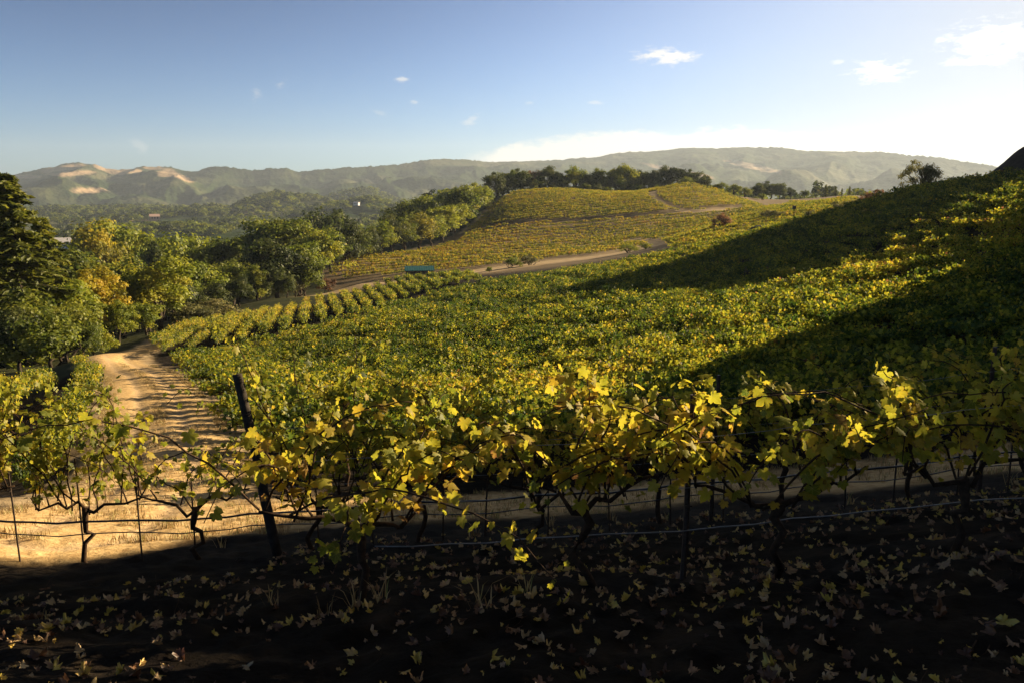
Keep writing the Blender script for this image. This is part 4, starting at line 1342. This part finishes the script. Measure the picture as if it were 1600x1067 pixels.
# ------------------------------------------------------------------ the two rows in front
def big_vine(seed, x, y, label, group, lush=1.0, up=1.0, tone=0.5, arcs=0, name='grapevine', trunk_h=0.62, leaf=0.125):
    """trunk, arms, arching canes and lobed leaves, each vine grown on its own"""
    r = np.random.default_rng(seed)
    o = empty(name, (x, y, gz(x, y) - 0.04), 0.06)
    tag(o, label, 'grapevine', group)
    w = Geo()
    h = trunk_h + 0.06 * r.normal()
    tp = bend((0, 0, -0.1), (0.06 * r.normal(), 0.05 * r.normal(), h), 0.03, r, 8)
    w.tube(tp, np.array([0.045, 0.034, 0.028, 0.026, 0.024, 0.026, 0.032, 0.038]), 8)
    arms = []
    for s in (-1, 1):
        a = bend(tp[-1] - (0, 0, 0.02), tp[-1] + np.array([s * (0.35 + 0.3 * r.random()), 0.05 * r.normal(), 0.06 + 0.16 * r.random()]), 0.04, r, 6)
        w.tube(a, np.linspace(0.021, 0.008, 6), 7)
        arms.append(a)
    w.obj('trunk', M_CANE, o, True)
    P, Nn, Tp, To, Sz = [], [], [], [], []
    nc = int(14 * lush)
    for i in range(nc + arcs):
        arm = arms[i % 2]
        k = r.random() * 4.99
        b = arm[int(k)] + (arm[int(k) + 1] - arm[int(k)]) * (k % 1)
        arc = i >= nc
        L = (1.15 + 0.55 * r.random()) if not arc else 1.9
        side = np.array([r.normal() * 0.55, r.normal() * 0.30, 0])
        hang = (not arc) and r.random() < 0.3
        if arc:
            side = np.array([(1 if i % 2 else -1) * 0.75, -0.1, 0])
        n = 14
        t = np.linspace(0, 1, n)
        grav = (0.40 + 0.35 * r.random()) if not arc else 0.80
        if hang:
            grav = 1.12
            side *= 1.5
        path = b + side * (L * (t + (0.3 * t ** 2 if arc else 0)))[:, None] * 0.75 + np.array([0, 0, 1.0]) * (up * L * (0.92 * t - grav * t ** 2.2 * 0.75))[:, None]
        wob = np.cumsum(r.normal(size=(n, 3)) * 0.016, axis=0)
        path = path + wob
        c = Geo()
        c.tube(path, np.linspace(0.0085, 0.003, n), 5)
        c.obj('cane', M_CANE, o, True)
        dl = 0.034 / lush ** 0.3
        m = int(L / dl * (0.9 if not arc else 0.45))
        tt = np.clip(0.10 + 0.92 * (np.arange(m) + r.random(m)) / m, 0, 1)
        q = np.stack([np.interp(tt, t, path[:, j]) for j in range(3)], -1)
        off = rand_unit(m, r) * np.array([1, 1, 0.5]) * (0.05 + 0.10 * r.random(m))[:, None]
        P.append(q + off)
        face = np.array([0.15, -0.35, 0.55]) + 0.75 * rand_unit(m, r)
        Nn.append(face)
        Tp.append(off * 5 + np.array([0, 0, -0.8]) + 0.4 * rand_unit(m, r))
        To.append(np.clip(tone + 0.10 * r.normal() + 0.11 * r.normal(size=m) - 0.16 * (tt - 0.5), 0.05, 0.97))
        Sz.append(leaf * (0.45 + 0.85 * r.random(m) ** 1.3) * (1.0 - 0.3 * tt))
    g = Geo()
    pos, nn, tp_, to, sz = np.vstack(P), np.vstack(Nn), np.vstack(Tp), np.concatenate(To), np.concatenate(Sz)
    scatter(g, LEAF_HI[0], LEAF_HI[1], pos, nn, tp_, sz, to, curl=r.random(len(pos)) * 0.5 - 0.05)
    g.obj('foliage', M_NEARL, o, True)
    return o


ROW1 = lambda x: 4.9 + 0.02 * x
ROW2 = lambda x: 7.95 + 0.03 * x


def row_wire(name, fy, x0, x1, h, rad, mat, label, cat, group=None, sag=0.012, dy=0.0):
    xs = np.arange(x0, x1, 0.25)
    ys = np.array([fy(x) for x in xs]) + dy
    z = ground(xs, ys)
    k = np.ones(9) / 9
    z = np.convolve(np.pad(z, 4, mode='edge'), k, 'valid')
    g = Geo()
    g.tube(np.column_stack([xs, ys, z + h + sag * np.sin(xs * 4.2) + 0.006 * np.sin(xs * 11)]), rad, 6)
    return tag(g.obj(name, mat, None, True), label, cat, group)


def stake(name, x, y, h, rad, mat, label, cat, group, lean=0.0, sides=6, cap=False):
    o = empty(name, (x, y, gz(x, y)), 0)
    tag(o, label, cat, group)
    r = np.random.default_rng(int(1000 * abs(x) + 17 * y))
    g = Geo()
    g.tube(bend((0, 0, -0.2), (lean, 0.02, h), rad * 0.12, r, 6), rad * np.linspace(1.05, 0.92, 6), sides)
    g.obj('shaft', mat, o, sides > 6)
    b = Geo()
    for f in (0.45, 0.8):
        b.tube([(lean * f - rad * 1.3, -rad * 1.25, h * f), (lean * f + rad * 1.3, -rad * 1.25, h * f)], 0.006, 5)
    b.obj('wire_clip', M_STEEL, o)
    return o


def build_front():
    # row one: right of the stump in the middle of the picture
    desc1 = [(-0.95, 'thin trunked vine with spreading arms, leftmost of the closest row', 1.0), (0.55, 'yellow vine of the closest row, just right of the picture middle', 1.0), (1.75, 'dense yellow vine of the closest row, between two dark stakes', 1.1),
             (2.95, 'vine with large golden leaves in the closest row, before the last one', 1.1), (4.1, 'leafy vine of the closest row with a few red leaves, cut by the picture edge', 1.1), (5.4, 'outermost vine of the closest row, beyond the one with red leaves', 1.0)]
    for i, (x, lab, lush) in enumerate(desc1):
        big_vine(300 + i, x, ROW1(x), lab, 'vines of the closest row', 0.80 * lush, 0.92, 0.63, arcs=1 + (i == 0), trunk_h=0.66, leaf=0.088)
    xs2 = [-5.75, -4.5, -3.3, -2.15, -0.95, 0.3, 1.6, 2.9, 4.2, 5.5, 6.8]
    lab2 = ['outermost lit vine of the second row, cut by the picture edge', 'vine with a thick bent black trunk on the lit dirt road edge', 'low forked vine with bare arms in front of the dirt road', 'tall vine climbing past the leaning wooden post',
            'vine of the second row just right of the leaning wooden post', 'vine of the second row behind the leftmost vine of the closest row', 'vine of the second row in the picture middle', 'vine of the second row before the straight dark stake',
            'vine of the second row behind the straight dark stake', 'shaded vine of the second row, last but one', 'shaded vine of the second row, at the picture edge']
    for i, (x, lab) in enumerate(zip(xs2, lab2)):
        big_vine(330 + i, x, ROW2(x), lab, 'vines of the second row', (1.25, 1.15, 0.4, 1.2, 1.2, 1.2, 1.2, 1.2, 1.25, 1.2, 1.2)[i], (1.5, 1.45, 0.95, 1.85, 1.3, 1.1, 1.1, 1.1, 1.1, 1.1, 1.1)[i], 0.47 if x < -1 else 0.64, arcs=1, leaf=0.084)
    # posts and stakes
    stake('wooden_post', -2.32, ROW2(-2.42) - 0.38, 1.9, 0.05, M_POST, 'leaning dark wooden post among bright leaves at the road side', 'post', None, -0.34, 9)
    for x, lab in [(2.12, 'straight dark stake in the second row right of the picture middle'), (5.0, 'dark stake of the second row near the picture edge'), (-5.9, 'dark stake of the second row by the lit road')]:
        stake('vine_stake', x, ROW2(x), 1.6, 0.022, M_STEEL, lab, 'stake', 'stakes of the second row', 0.02)
    for k, x in enumerate(np.arange(-6.4, 7.4, 0.62)):
        if min(abs(x - s) for s in (2.12, 5.0, -5.9, -2.62)) < 0.15:
            continue
        stake('vine_stake', x + 0.05 * rng.normal(), ROW2(x) + 0.03, 0.75 + 0.4 * rng.random(), 0.009, M_STEEL, 'thin short steel rod standing in the second vine row between the wires', 'stake', 'thin rods of the second row', 0.03 * rng.normal())
    for x, lab in [(1.15, 'dark stake of the closest row with the pale wire tied to it'), (3.5, 'dark stake of the closest row near the picture edge')]:
        stake('vine_stake', x, ROW1(x) + 0.05, 1.35, 0.02, M_STEEL, lab, 'stake', 'stakes of the closest row', 0.02)
    row_wire('drip_line', ROW1, -0.9, 7.5, 0.42, 0.0038, M_WIRE, 'pale taut wire running above the fallen leaves', 'wire', None, 0.006)
    row_wire('drip_line', ROW2, -8.5, 9.0, 0.44, 0.011, M_HOSE, 'black drip hose along the second vine row, upper of two', 'hose', 'hoses of the second row')
    row_wire('drip_line', ROW2, -8.5, 9.0, 0.30, 0.006, M_HOSE, 'thin dark wire below the black drip hose of the second row', 'wire', 'hoses of the second row', 0.02, 0.02)
    for h in (0.72, 1.05, 1.35):
        row_wire('trellis_wire', ROW2, -8.5, 9.0, h, 0.0022, M_WIRE, 'thin trellis wire through the leaves of the second row', 'wire', 'trellis wires of the second row', 0.01)
    for h in (0.72, 1.05):
        row_wire('trellis_wire', ROW1, -1.6, 7.5, h, 0.002, M_WIRE, 'thin trellis wire through the leaves of the closest row', 'wire', 'trellis wires of the closest row', 0.01)


build_front()


# ------------------------------------------------------------------ fallen leaves, weeds, dry grass
LITTER = [(0.0, (0.07, 0.026, 0.012)), (0.25, (0.20, 0.09, 0.035)), (0.45, (0.42, 0.25, 0.115)), (0.64, (0.62, 0.44, 0.20)), (0.80, (0.62, 0.40, 0.04)), (1.0, (0.55, 0.46, 0.09))]
M_LITTER = leaf_mat('fallen_leaf', LITTER, 0.2, 0.9, None, 0, blotch=0.35, tgain=1.2, gloss=0.06)


def litter_leaf(seed):
    r = np.random.default_rng(seed)
    V = LEAF_HI[0].copy()
    V[:, 1] -= 0.35
    rr = np.hypot(V[:, 0], V[:, 1])
    k1, k2 = 0.5 + 1.3 * r.random(), 0.2 + 1.2 * r.random()
    V[:, 2] = k1 * np.abs(V[:, 0]) ** 1.7 * (1 if r.random() < 0.75 else -0.4) + k2 * (np.maximum(V[:, 1], 0) ** 2 - 0.3 * np.maximum(-V[:, 1], 0) ** 2) + 0.10 * np.sin(5 * V[:, 0] + 7 * V[:, 1] + seed)
    V[:, 2] += 0.09 * np.sin(11 * V[:, 0] - 6 * V[:, 1] + 2 * seed)
    V[1:] += r.normal(size=(len(V) - 1, 3)) * np.array([0.045, 0.045, 0.06])
    V[:, 1] *= 0.75 + 0.35 * r.random()
    V[:, 0] *= (1 - 0.30 * rr) * (0.7 + 0.3 * r.random())
    g = Geo()
    g.add(V, LEAF_HI[1], None, np.clip(0.5 + 0.05 * r.normal(size=len(V)), 0, 1))
    stalk = np.column_stack([0.02 * np.sin(np.linspace(0, 3, 6)), np.linspace(-0.2, -0.75, 6), np.linspace(0.05, 0.12, 6)])
    g.tube(stalk, 0.012, 4)
    return g.mesh('fallen_leaf', M_LITTER, True)


def build_litter():
    r = np.random.default_rng(909)
    kinds = [litter_leaf(i) for i in range(18)]
    N = 21000
    y = 2.2 + 6.2 * r.random(N) ** 0.8
    x = (r.random(N) - 0.5) * 2 * (y * 0.74 + 1.5)
    dens = 0.45 + 1.1 * fbm(x / 0.9, y / 0.7, 3) + 0.55 * np.exp(-((y - 4.55) / 0.35) ** 2) + 0.25 * (x > 0)
    keep = (r.random(N) < np.clip(dens, 0.02, 1) * 0.30) & ~((x < -2.4) & (y > 6.6))
    x, y = x[keep], y[keep]
    z = surf(x, y)
    s = 0.057 * (0.40 + 0.95 * r.random(len(x)) ** 1.6)
    size = s / np.hypot(np.hypot(x, y), z)
    vis = (np.abs(np.arctan2(x, y)) < R(32)) & (y > 3.2)
    order = np.argsort(-np.where(vis, size, 0))
    tilt = r.normal(size=(len(x), 2)) * 0.5
    rz = r.random(len(x)) * 6.283
    idx = r.integers(0, 18, len(x))
    for i in order[:300]:
        o = coll_link(bpy.data.objects.new('fallen_leaf', kinds[idx[i]]))
        o.location = (x[i], y[i], z[i] + 0.018)
        o.rotation_euler = (tilt[i, 0] + 0.25, tilt[i, 1], rz[i])
        o.scale = (s[i], s[i], s[i])
        tag(o, 'curled dry vine leaf lying on the dark soil among many like it', 'leaf', 'fallen vine leaves')
    j = order[300:]
    sticks = []
    for k in range(4):
        q = np.random.default_rng(70 + k)
        g = Geo()
        for t in range(2):
            a = np.array([q.normal() * 0.6, q.normal() * 0.3, 0.06 + 0.1 * q.random()])
            b = a + np.array([2.2 + 2.5 * q.random(), 1.2 * q.normal(), 0.15 * q.normal()])
            g.tube(bend(a, b, 0.12, q, 6), np.linspace(0.040, 0.016, 6), 5)
        sticks.append(g.mesh('twig', M_CANE, True))
    ns = 70
    sy = 2.6 + 5.2 * r.random(ns)
    sx = (r.random(ns) - 0.5) * 2 * (sy * 0.72)
    sz = surf(sx, sy)
    P = np.vstack([np.stack([x[j], y[j], z[j] + 0.016], -1), np.stack([sx, sy, sz], -1)])
    A = np.vstack([np.stack([tilt[j, 0], tilt[j, 1], rz[j]], -1), np.stack([0 * sx, 0.12 * r.normal(size=ns), 6.283 * r.random(ns)], -1)])
    S = np.concatenate([s[j], 0.05 + 0.05 * r.random(ns)])
    instancer('leaf_litter', P, A, S[:, None] * np.ones(3), np.concatenate([idx[j], 18 + r.integers(0, 4, ns)]), kinds + sticks)
    # dry grass of the dirt road and a few weeds on the bank
    straw = leaf_mat('dry_grass', [(0.0, (0.22, 0.13, 0.045)), (0.5, (0.42, 0.29, 0.12)), (0.8, (0.55, 0.42, 0.20)), (1.0, (0.20, 0.22, 0.05))], 0.3, 0.5, None, 0, gloss=0.03)

    def tuft(seed, n, h, spread):
        q = np.random.default_rng(seed)
        g = Geo()
        for i in range(n):
            a, L = q.random() * 6.283, h * (0.4 + 0.8 * q.random())
            p = np.array([q.normal() * spread * 0.4, q.normal() * spread * 0.4, 0])
            d = np.array([math.cos(a), math.sin(a), 0])
            lean = (0.2 + 0.7 * q.random()) * L
            sd = np.array([-d[1], d[0], 0]) * 0.004
            m = p + d * lean * 0.4 + np.array([0, 0, L * 0.6])
            e = p + d * lean + np.array([0, 0, L * 0.85])
            g.add([p - sd, p + sd, m + sd * 0.7, m - sd * 0.7, e], [(3, 2, 4)], [(0, 1, 2, 3)], q.random())
        return g.mesh('tuft', straw)
    tufts = [tuft(i, 16, 0.10, 0.10) for i in range(4)] + [tuft(10 + i, 12, 0.17, 0.07) for i in range(3)]
    N = 9000
    y = 9.2 + 14 * r.random(N) ** 1.5
    x = -20 + 34 * r.random(N)
    d = np.minimum(polyline_dist(x, y, AVENUE) - 1.45, polyline_dist(x, y, CROSS) - 1.4)
    k = (d < 0.25) & (fbm(x / 1.1, y / 1.1, 3) > -0.25)
    x, y = x[k], y[k]
    # weedy verges and middle strip of the dirt road
    c = np.cumsum(np.concatenate([[0], np.hypot(*np.diff(AVENUE, axis=0).T)]))
    t = 5 + 48 * r.random(3200) ** 1.3
    sd = np.where(r.random(3200) < 0.75, np.where(r.random(3200) < 0.5, -1, 1) * (1.55 + 0.35 * r.random(3200)), 0.12 * r.normal(size=3200))
    ex, ey = np.interp(t, c, AVENUE[:, 0]), np.interp(t, c, AVENUE[:, 1])
    keep = fbm(ex / 1.3, ey / 1.3 + sd, 3) > -0.05
    x, y = np.concatenate([x, (ex + sd)[keep]]), np.concatenate([y, (ey + 0.3 * sd)[keep]])
    m1 = len(x)
    x2 = np.concatenate([-0.9 + 0.5 * r.normal(size=5), (r.random(2) - 0.5) * 7, (r.random(12) - 0.5) * 15])
    y2 = np.concatenate([4.7 + 0.2 * r.random(5), 4.2 + 0.8 * r.random(2), 8.0 + 0.9 * r.random(12)])
    X, Y = np.concatenate([x, x2]), np.concatenate([y, y2])
    Z = surf(X, Y)
    idx = np.concatenate([r.integers(0, 4, m1), r.integers(4, 7, len(x2))])
    sc = 0.6 + 0.7 * r.random(len(X))
    instancer('dry_grass', np.stack([X, Y, Z], -1), np.stack([0 * X, 0 * X, r.random(len(X)) * 6.28], -1), sc[:, None] * np.ones(3), idx, tufts)


def surf(x, y):
    """height of the ground sheet with its clods"""
    r = np.hypot(x, y)
    dpath = np.minimum(polyline_dist(x, y, AVENUE) - 1.45, polyline_dist(x, y, CROSS) - 1.35)
    onroad = sstep(0.5, -0.2, dpath)
    near = sstep(40, 12, r)
    z = ground(x, y) + near * (1 - onroad) * (0.05 * fbm(x / 0.55, y / 0.55, 3) + 0.045 * fbm(x / 0.16, y / 0.16, 2))
    z += near * onroad * 0.03 * fbm(x / 0.6, y / 0.6, 3)
    return z + 0.07 * sstep(5.75, 5.1, y) * sstep(3.6, 5.0, y) * near * (1 + fbm(x / 0.4, y / 0.4, 2))


build_litter()


# ------------------------------------------------------------------ buildings and the slim post
def simple(name, c0, c1, rough=0.8, scale=3.0):
    m = Mat(name)
    return m.principled(m.ramp(m.noise(scale, 5, 0.6), [(0.3, c0), (0.7, c1)]), rough, 0.2)


M_GREENROOF = simple('green_metal_roof', (0.010, 0.058, 0.046), (0.018, 0.085, 0.066), 0.45)
M_WHITE = simple('white_paint', (0.62, 0.60, 0.56), (0.75, 0.73, 0.69))
M_WROOF = simple('pale_roof', (0.50, 0.47, 0.44), (0.66, 0.62, 0.58))
M_PINK = simple('terracotta', (0.34, 0.22, 0.17), (0.46, 0.32, 0.26))
M_SHADEWALL = simple('grey_boards', (0.10, 0.095, 0.085), (0.18, 0.165, 0.14))
M_GLASS = simple('window_glass', (0.015, 0.018, 0.022), (0.03, 0.035, 0.04), 0.15)


def shed():
    p = pix(656, 449, 148)
    o = empty('open_shed', (p[0], p[1], gz(p[0], p[1])), R(8))
    tag(o, 'open shed with a green metal roof behind the lit vine rows', 'shed')
    zt = top = pix(656, 429, 148)[2] - gz(p[0], p[1])
    zt = max(2.3, min(top, 4.5))
    roof = Geo()
    n = 26
    xs = np.linspace(-2.75, 2.75, n)
    zz = 0.03 * (np.arange(n) % 2)
    V = [(x, -1.9, zt - 0.42 + d) for x, d in zip(xs, zz)] + [(x, 1.9, zt + 0.1 + d) for x, d in zip(xs, zz)]
    V += [(x, -1.9, zt - 0.50 + d) for x, d in zip(xs, zz)] + [(x, 1.9, zt + 0.02 + d) for x, d in zip(xs, zz)]
    Q = []
    for i in range(n - 1):
        Q += [(i, i + 1, n + i + 1, n + i), (2 * n + i + 1, 2 * n + i, 3 * n + i, 3 * n + i + 1), (2 * n + i, 2 * n + i + 1, i + 1, i), (n + i, n + i + 1, 3 * n + i + 1, 3 * n + i)]
    Q += [(0, n, 3 * n, 2 * n), (n - 1, 3 * n - 1, 4 * n - 1, 2 * n - 1)][:1]
    roof.add(V, None, Q)
    roof.obj('roof', M_GREENROOF, o)
    for x in (-2.45, 0.0, 2.45):
        for y in (-1.6, 1.6):
            g = Geo()
            hh = zt - 0.52 + (y + 1.9) / 3.8 * 0.52
            g.box((x - 0.07, y - 0.07, -0.4), (x + 0.07, y + 0.07, hh))
            g.obj('post', M_POST, o)
    g = Geo()
    for k in range(14):
        g.box((-2.36 + k * 0.337, 1.66, -0.3), (-2.36 + k * 0.337 + 0.32, 1.70 + 0.01 * (k % 2), zt - 0.12))
    g.obj('back_wall', M_SHADEWALL, o)


def house(name, px, py_ridge, Y, w, d, hw, hr, wall_m, roof_m, label, rz=0.3, lift=0.0):
    p = pix(px, py_ridge, Y)
    base = p[2] - hw - hr
    o = empty(name, (p[0], p[1], base), rz)
    tag(o, label, 'house')
    g = Geo()
    V = [(-w, -d, -2), (w, -d, -2), (w, d, -2), (-w, d, -2), (-w, -d, hw), (w, -d, hw), (w, d, hw), (-w, d, hw), (-w, 0, hw + hr * 0.97), (w, 0, hw + hr * 0.97)]
    g.add(V, [(4, 8, 7), (5, 6, 9)], [(0, 1, 5, 4), (1, 2, 6, 5), (2, 3, 7, 6), (3, 0, 4, 7)])
    g.obj('wall', wall_m, o)
    g = Geo()
    e = 0.5
    for s in (-1, 1):
        y0 = s * (d + e)
        z0 = hw - e * hr / d
        a = [(-w - e, y0, z0), (w + e, y0, z0), (w + e, 0, hw + hr), (-w - e, 0, hw + hr)]
        b = [(x, y, z + 0.15) for x, y, z in a]
        g.add(a + b, None, [(0, 1, 2, 3), (4, 7, 6, 5), (0, 4, 5, 1), (1, 5, 6, 2), (2, 6, 7, 3), (3, 7, 4, 0)])
    g.obj('roof', roof_m, o)
    for k in (-0.55, 0.0, 0.55):
        g = Geo()
        g.box((k * w - 0.7, -d - 0.06, hw * 0.3), (k * w + 0.7, -d - 0.003, hw * 0.8))
        g.obj('window', M_GLASS, o)


def slim_post():
    p = pix(1238, 372, 120)
    z0 = gz(p[0], p[1])
    top = pix(1238, 327, 120)[2] - z0
    top = max(top, 2.5)
    o = empty('weather_post', (p[0], p[1], z0), 0.2)
    tag(o, 'slim dark post with a small box on top beyond the slope crest', 'post')
    g = Geo()
    g.tube([(0, 0, -0.4), (0, 0, top * 0.5), (0.02, 0, top)], [0.09, 0.07, 0.06], 8)
    g.obj('shaft', M_POST, o)
    b = Geo()
    b.box((-0.22, -0.14, top - 0.02), (0.22, 0.14, top + 0.45))
    b.box((-0.27, -0.19, top + 0.452), (0.27, 0.19, top + 0.50))
    b.obj('instrument_box', M_SHADEWALL, o)
    b = Geo()
    b.box((-0.5, -0.03, top * 0.55), (0.5, 0.03, top * 0.55 + 0.08))
    b.obj('cross_arm', M_POST, o)


def tarp_heap():
    """long dark heap in the saddle"""
    p = pix(1206, 356, 135)
    r = np.random.default_rng(4)
    o = empty('earth_heap', (p[0], p[1], gz(p[0], p[1])), 0.15)
    tag(o, 'long low dark heap beyond the slope crest left of the slim post', 'heap')
    nx, ny = 50, 16
    X, Yy = np.meshgrid(np.linspace(-4.6, 4.6, nx), np.linspace(-1.6, 1.6, ny), indexing='ij')
    f = np.clip(1 - (X / 4.6) ** 4, 0, 1) * np.clip(1 - (Yy / 1.6) ** 2, 0, 1)
    Z = -0.3 + 1.75 * f ** 0.6 + 0.25 * fbm(X * 1.3, Yy * 1.3, 4) * f
    V = np.stack([X, Yy, Z], -1).reshape(-1, 3)
    i = np.arange((nx - 1) * (ny - 1))
    a, k = i // (ny - 1), i % (ny - 1)
    v = a * ny + k
    g = Geo()
    g.add(V, None, np.stack([v, v + ny, v + ny + 1, v + 1], -1))
    g.obj('heap', simple('dark_earth', (0.012, 0.011, 0.012), (0.04, 0.035, 0.032), 0.9), o, True)


shed()
house('white_house', 110, 372, 330, 6.5, 4.5, 3.0, 1.6, M_WHITE, M_WROOF, 'white house with a pale flat gabled roof among the valley trees', 0.25)
house('pink_house', 241, 335, 1150, 6.5, 5.0, 4.5, 3.2, M_PINK, M_PINK, 'pinkish farmhouse standing over a bare brown field', 0.5)
house('white_house', 557, 316, 1150, 3.6, 3.0, 1.8, 1.3, M_WROOF, M_WROOF, 'white house half hidden on the wooded far ridge', -0.2)
slim_post()
tarp_heap()


def build_haze():
    g = Geo()
    g.box((-7000, -1500, -140), (7000, 8200, 460))
    m = bpy.data.materials.new('haze')
    m.use_nodes = True
    nt = m.node_tree
    nt.nodes.clear()
    out = nt.nodes.new('ShaderNodeOutputMaterial')
    v = nt.nodes.new('ShaderNodeVolumePrincipled')
    v.inputs['Color'].default_value = (0.74, 0.86, 1.0, 1)
    v.inputs['Density'].default_value = HAZE_DENSITY
    v.inputs['Anisotropy'].default_value = 0.28
    nt.links.new(v.outputs[0], out.inputs['Volume'])
    o = g.obj('haze', m)
    tag(o, kind='stuff')


HAZE_DENSITY = 0.000075
build_haze()
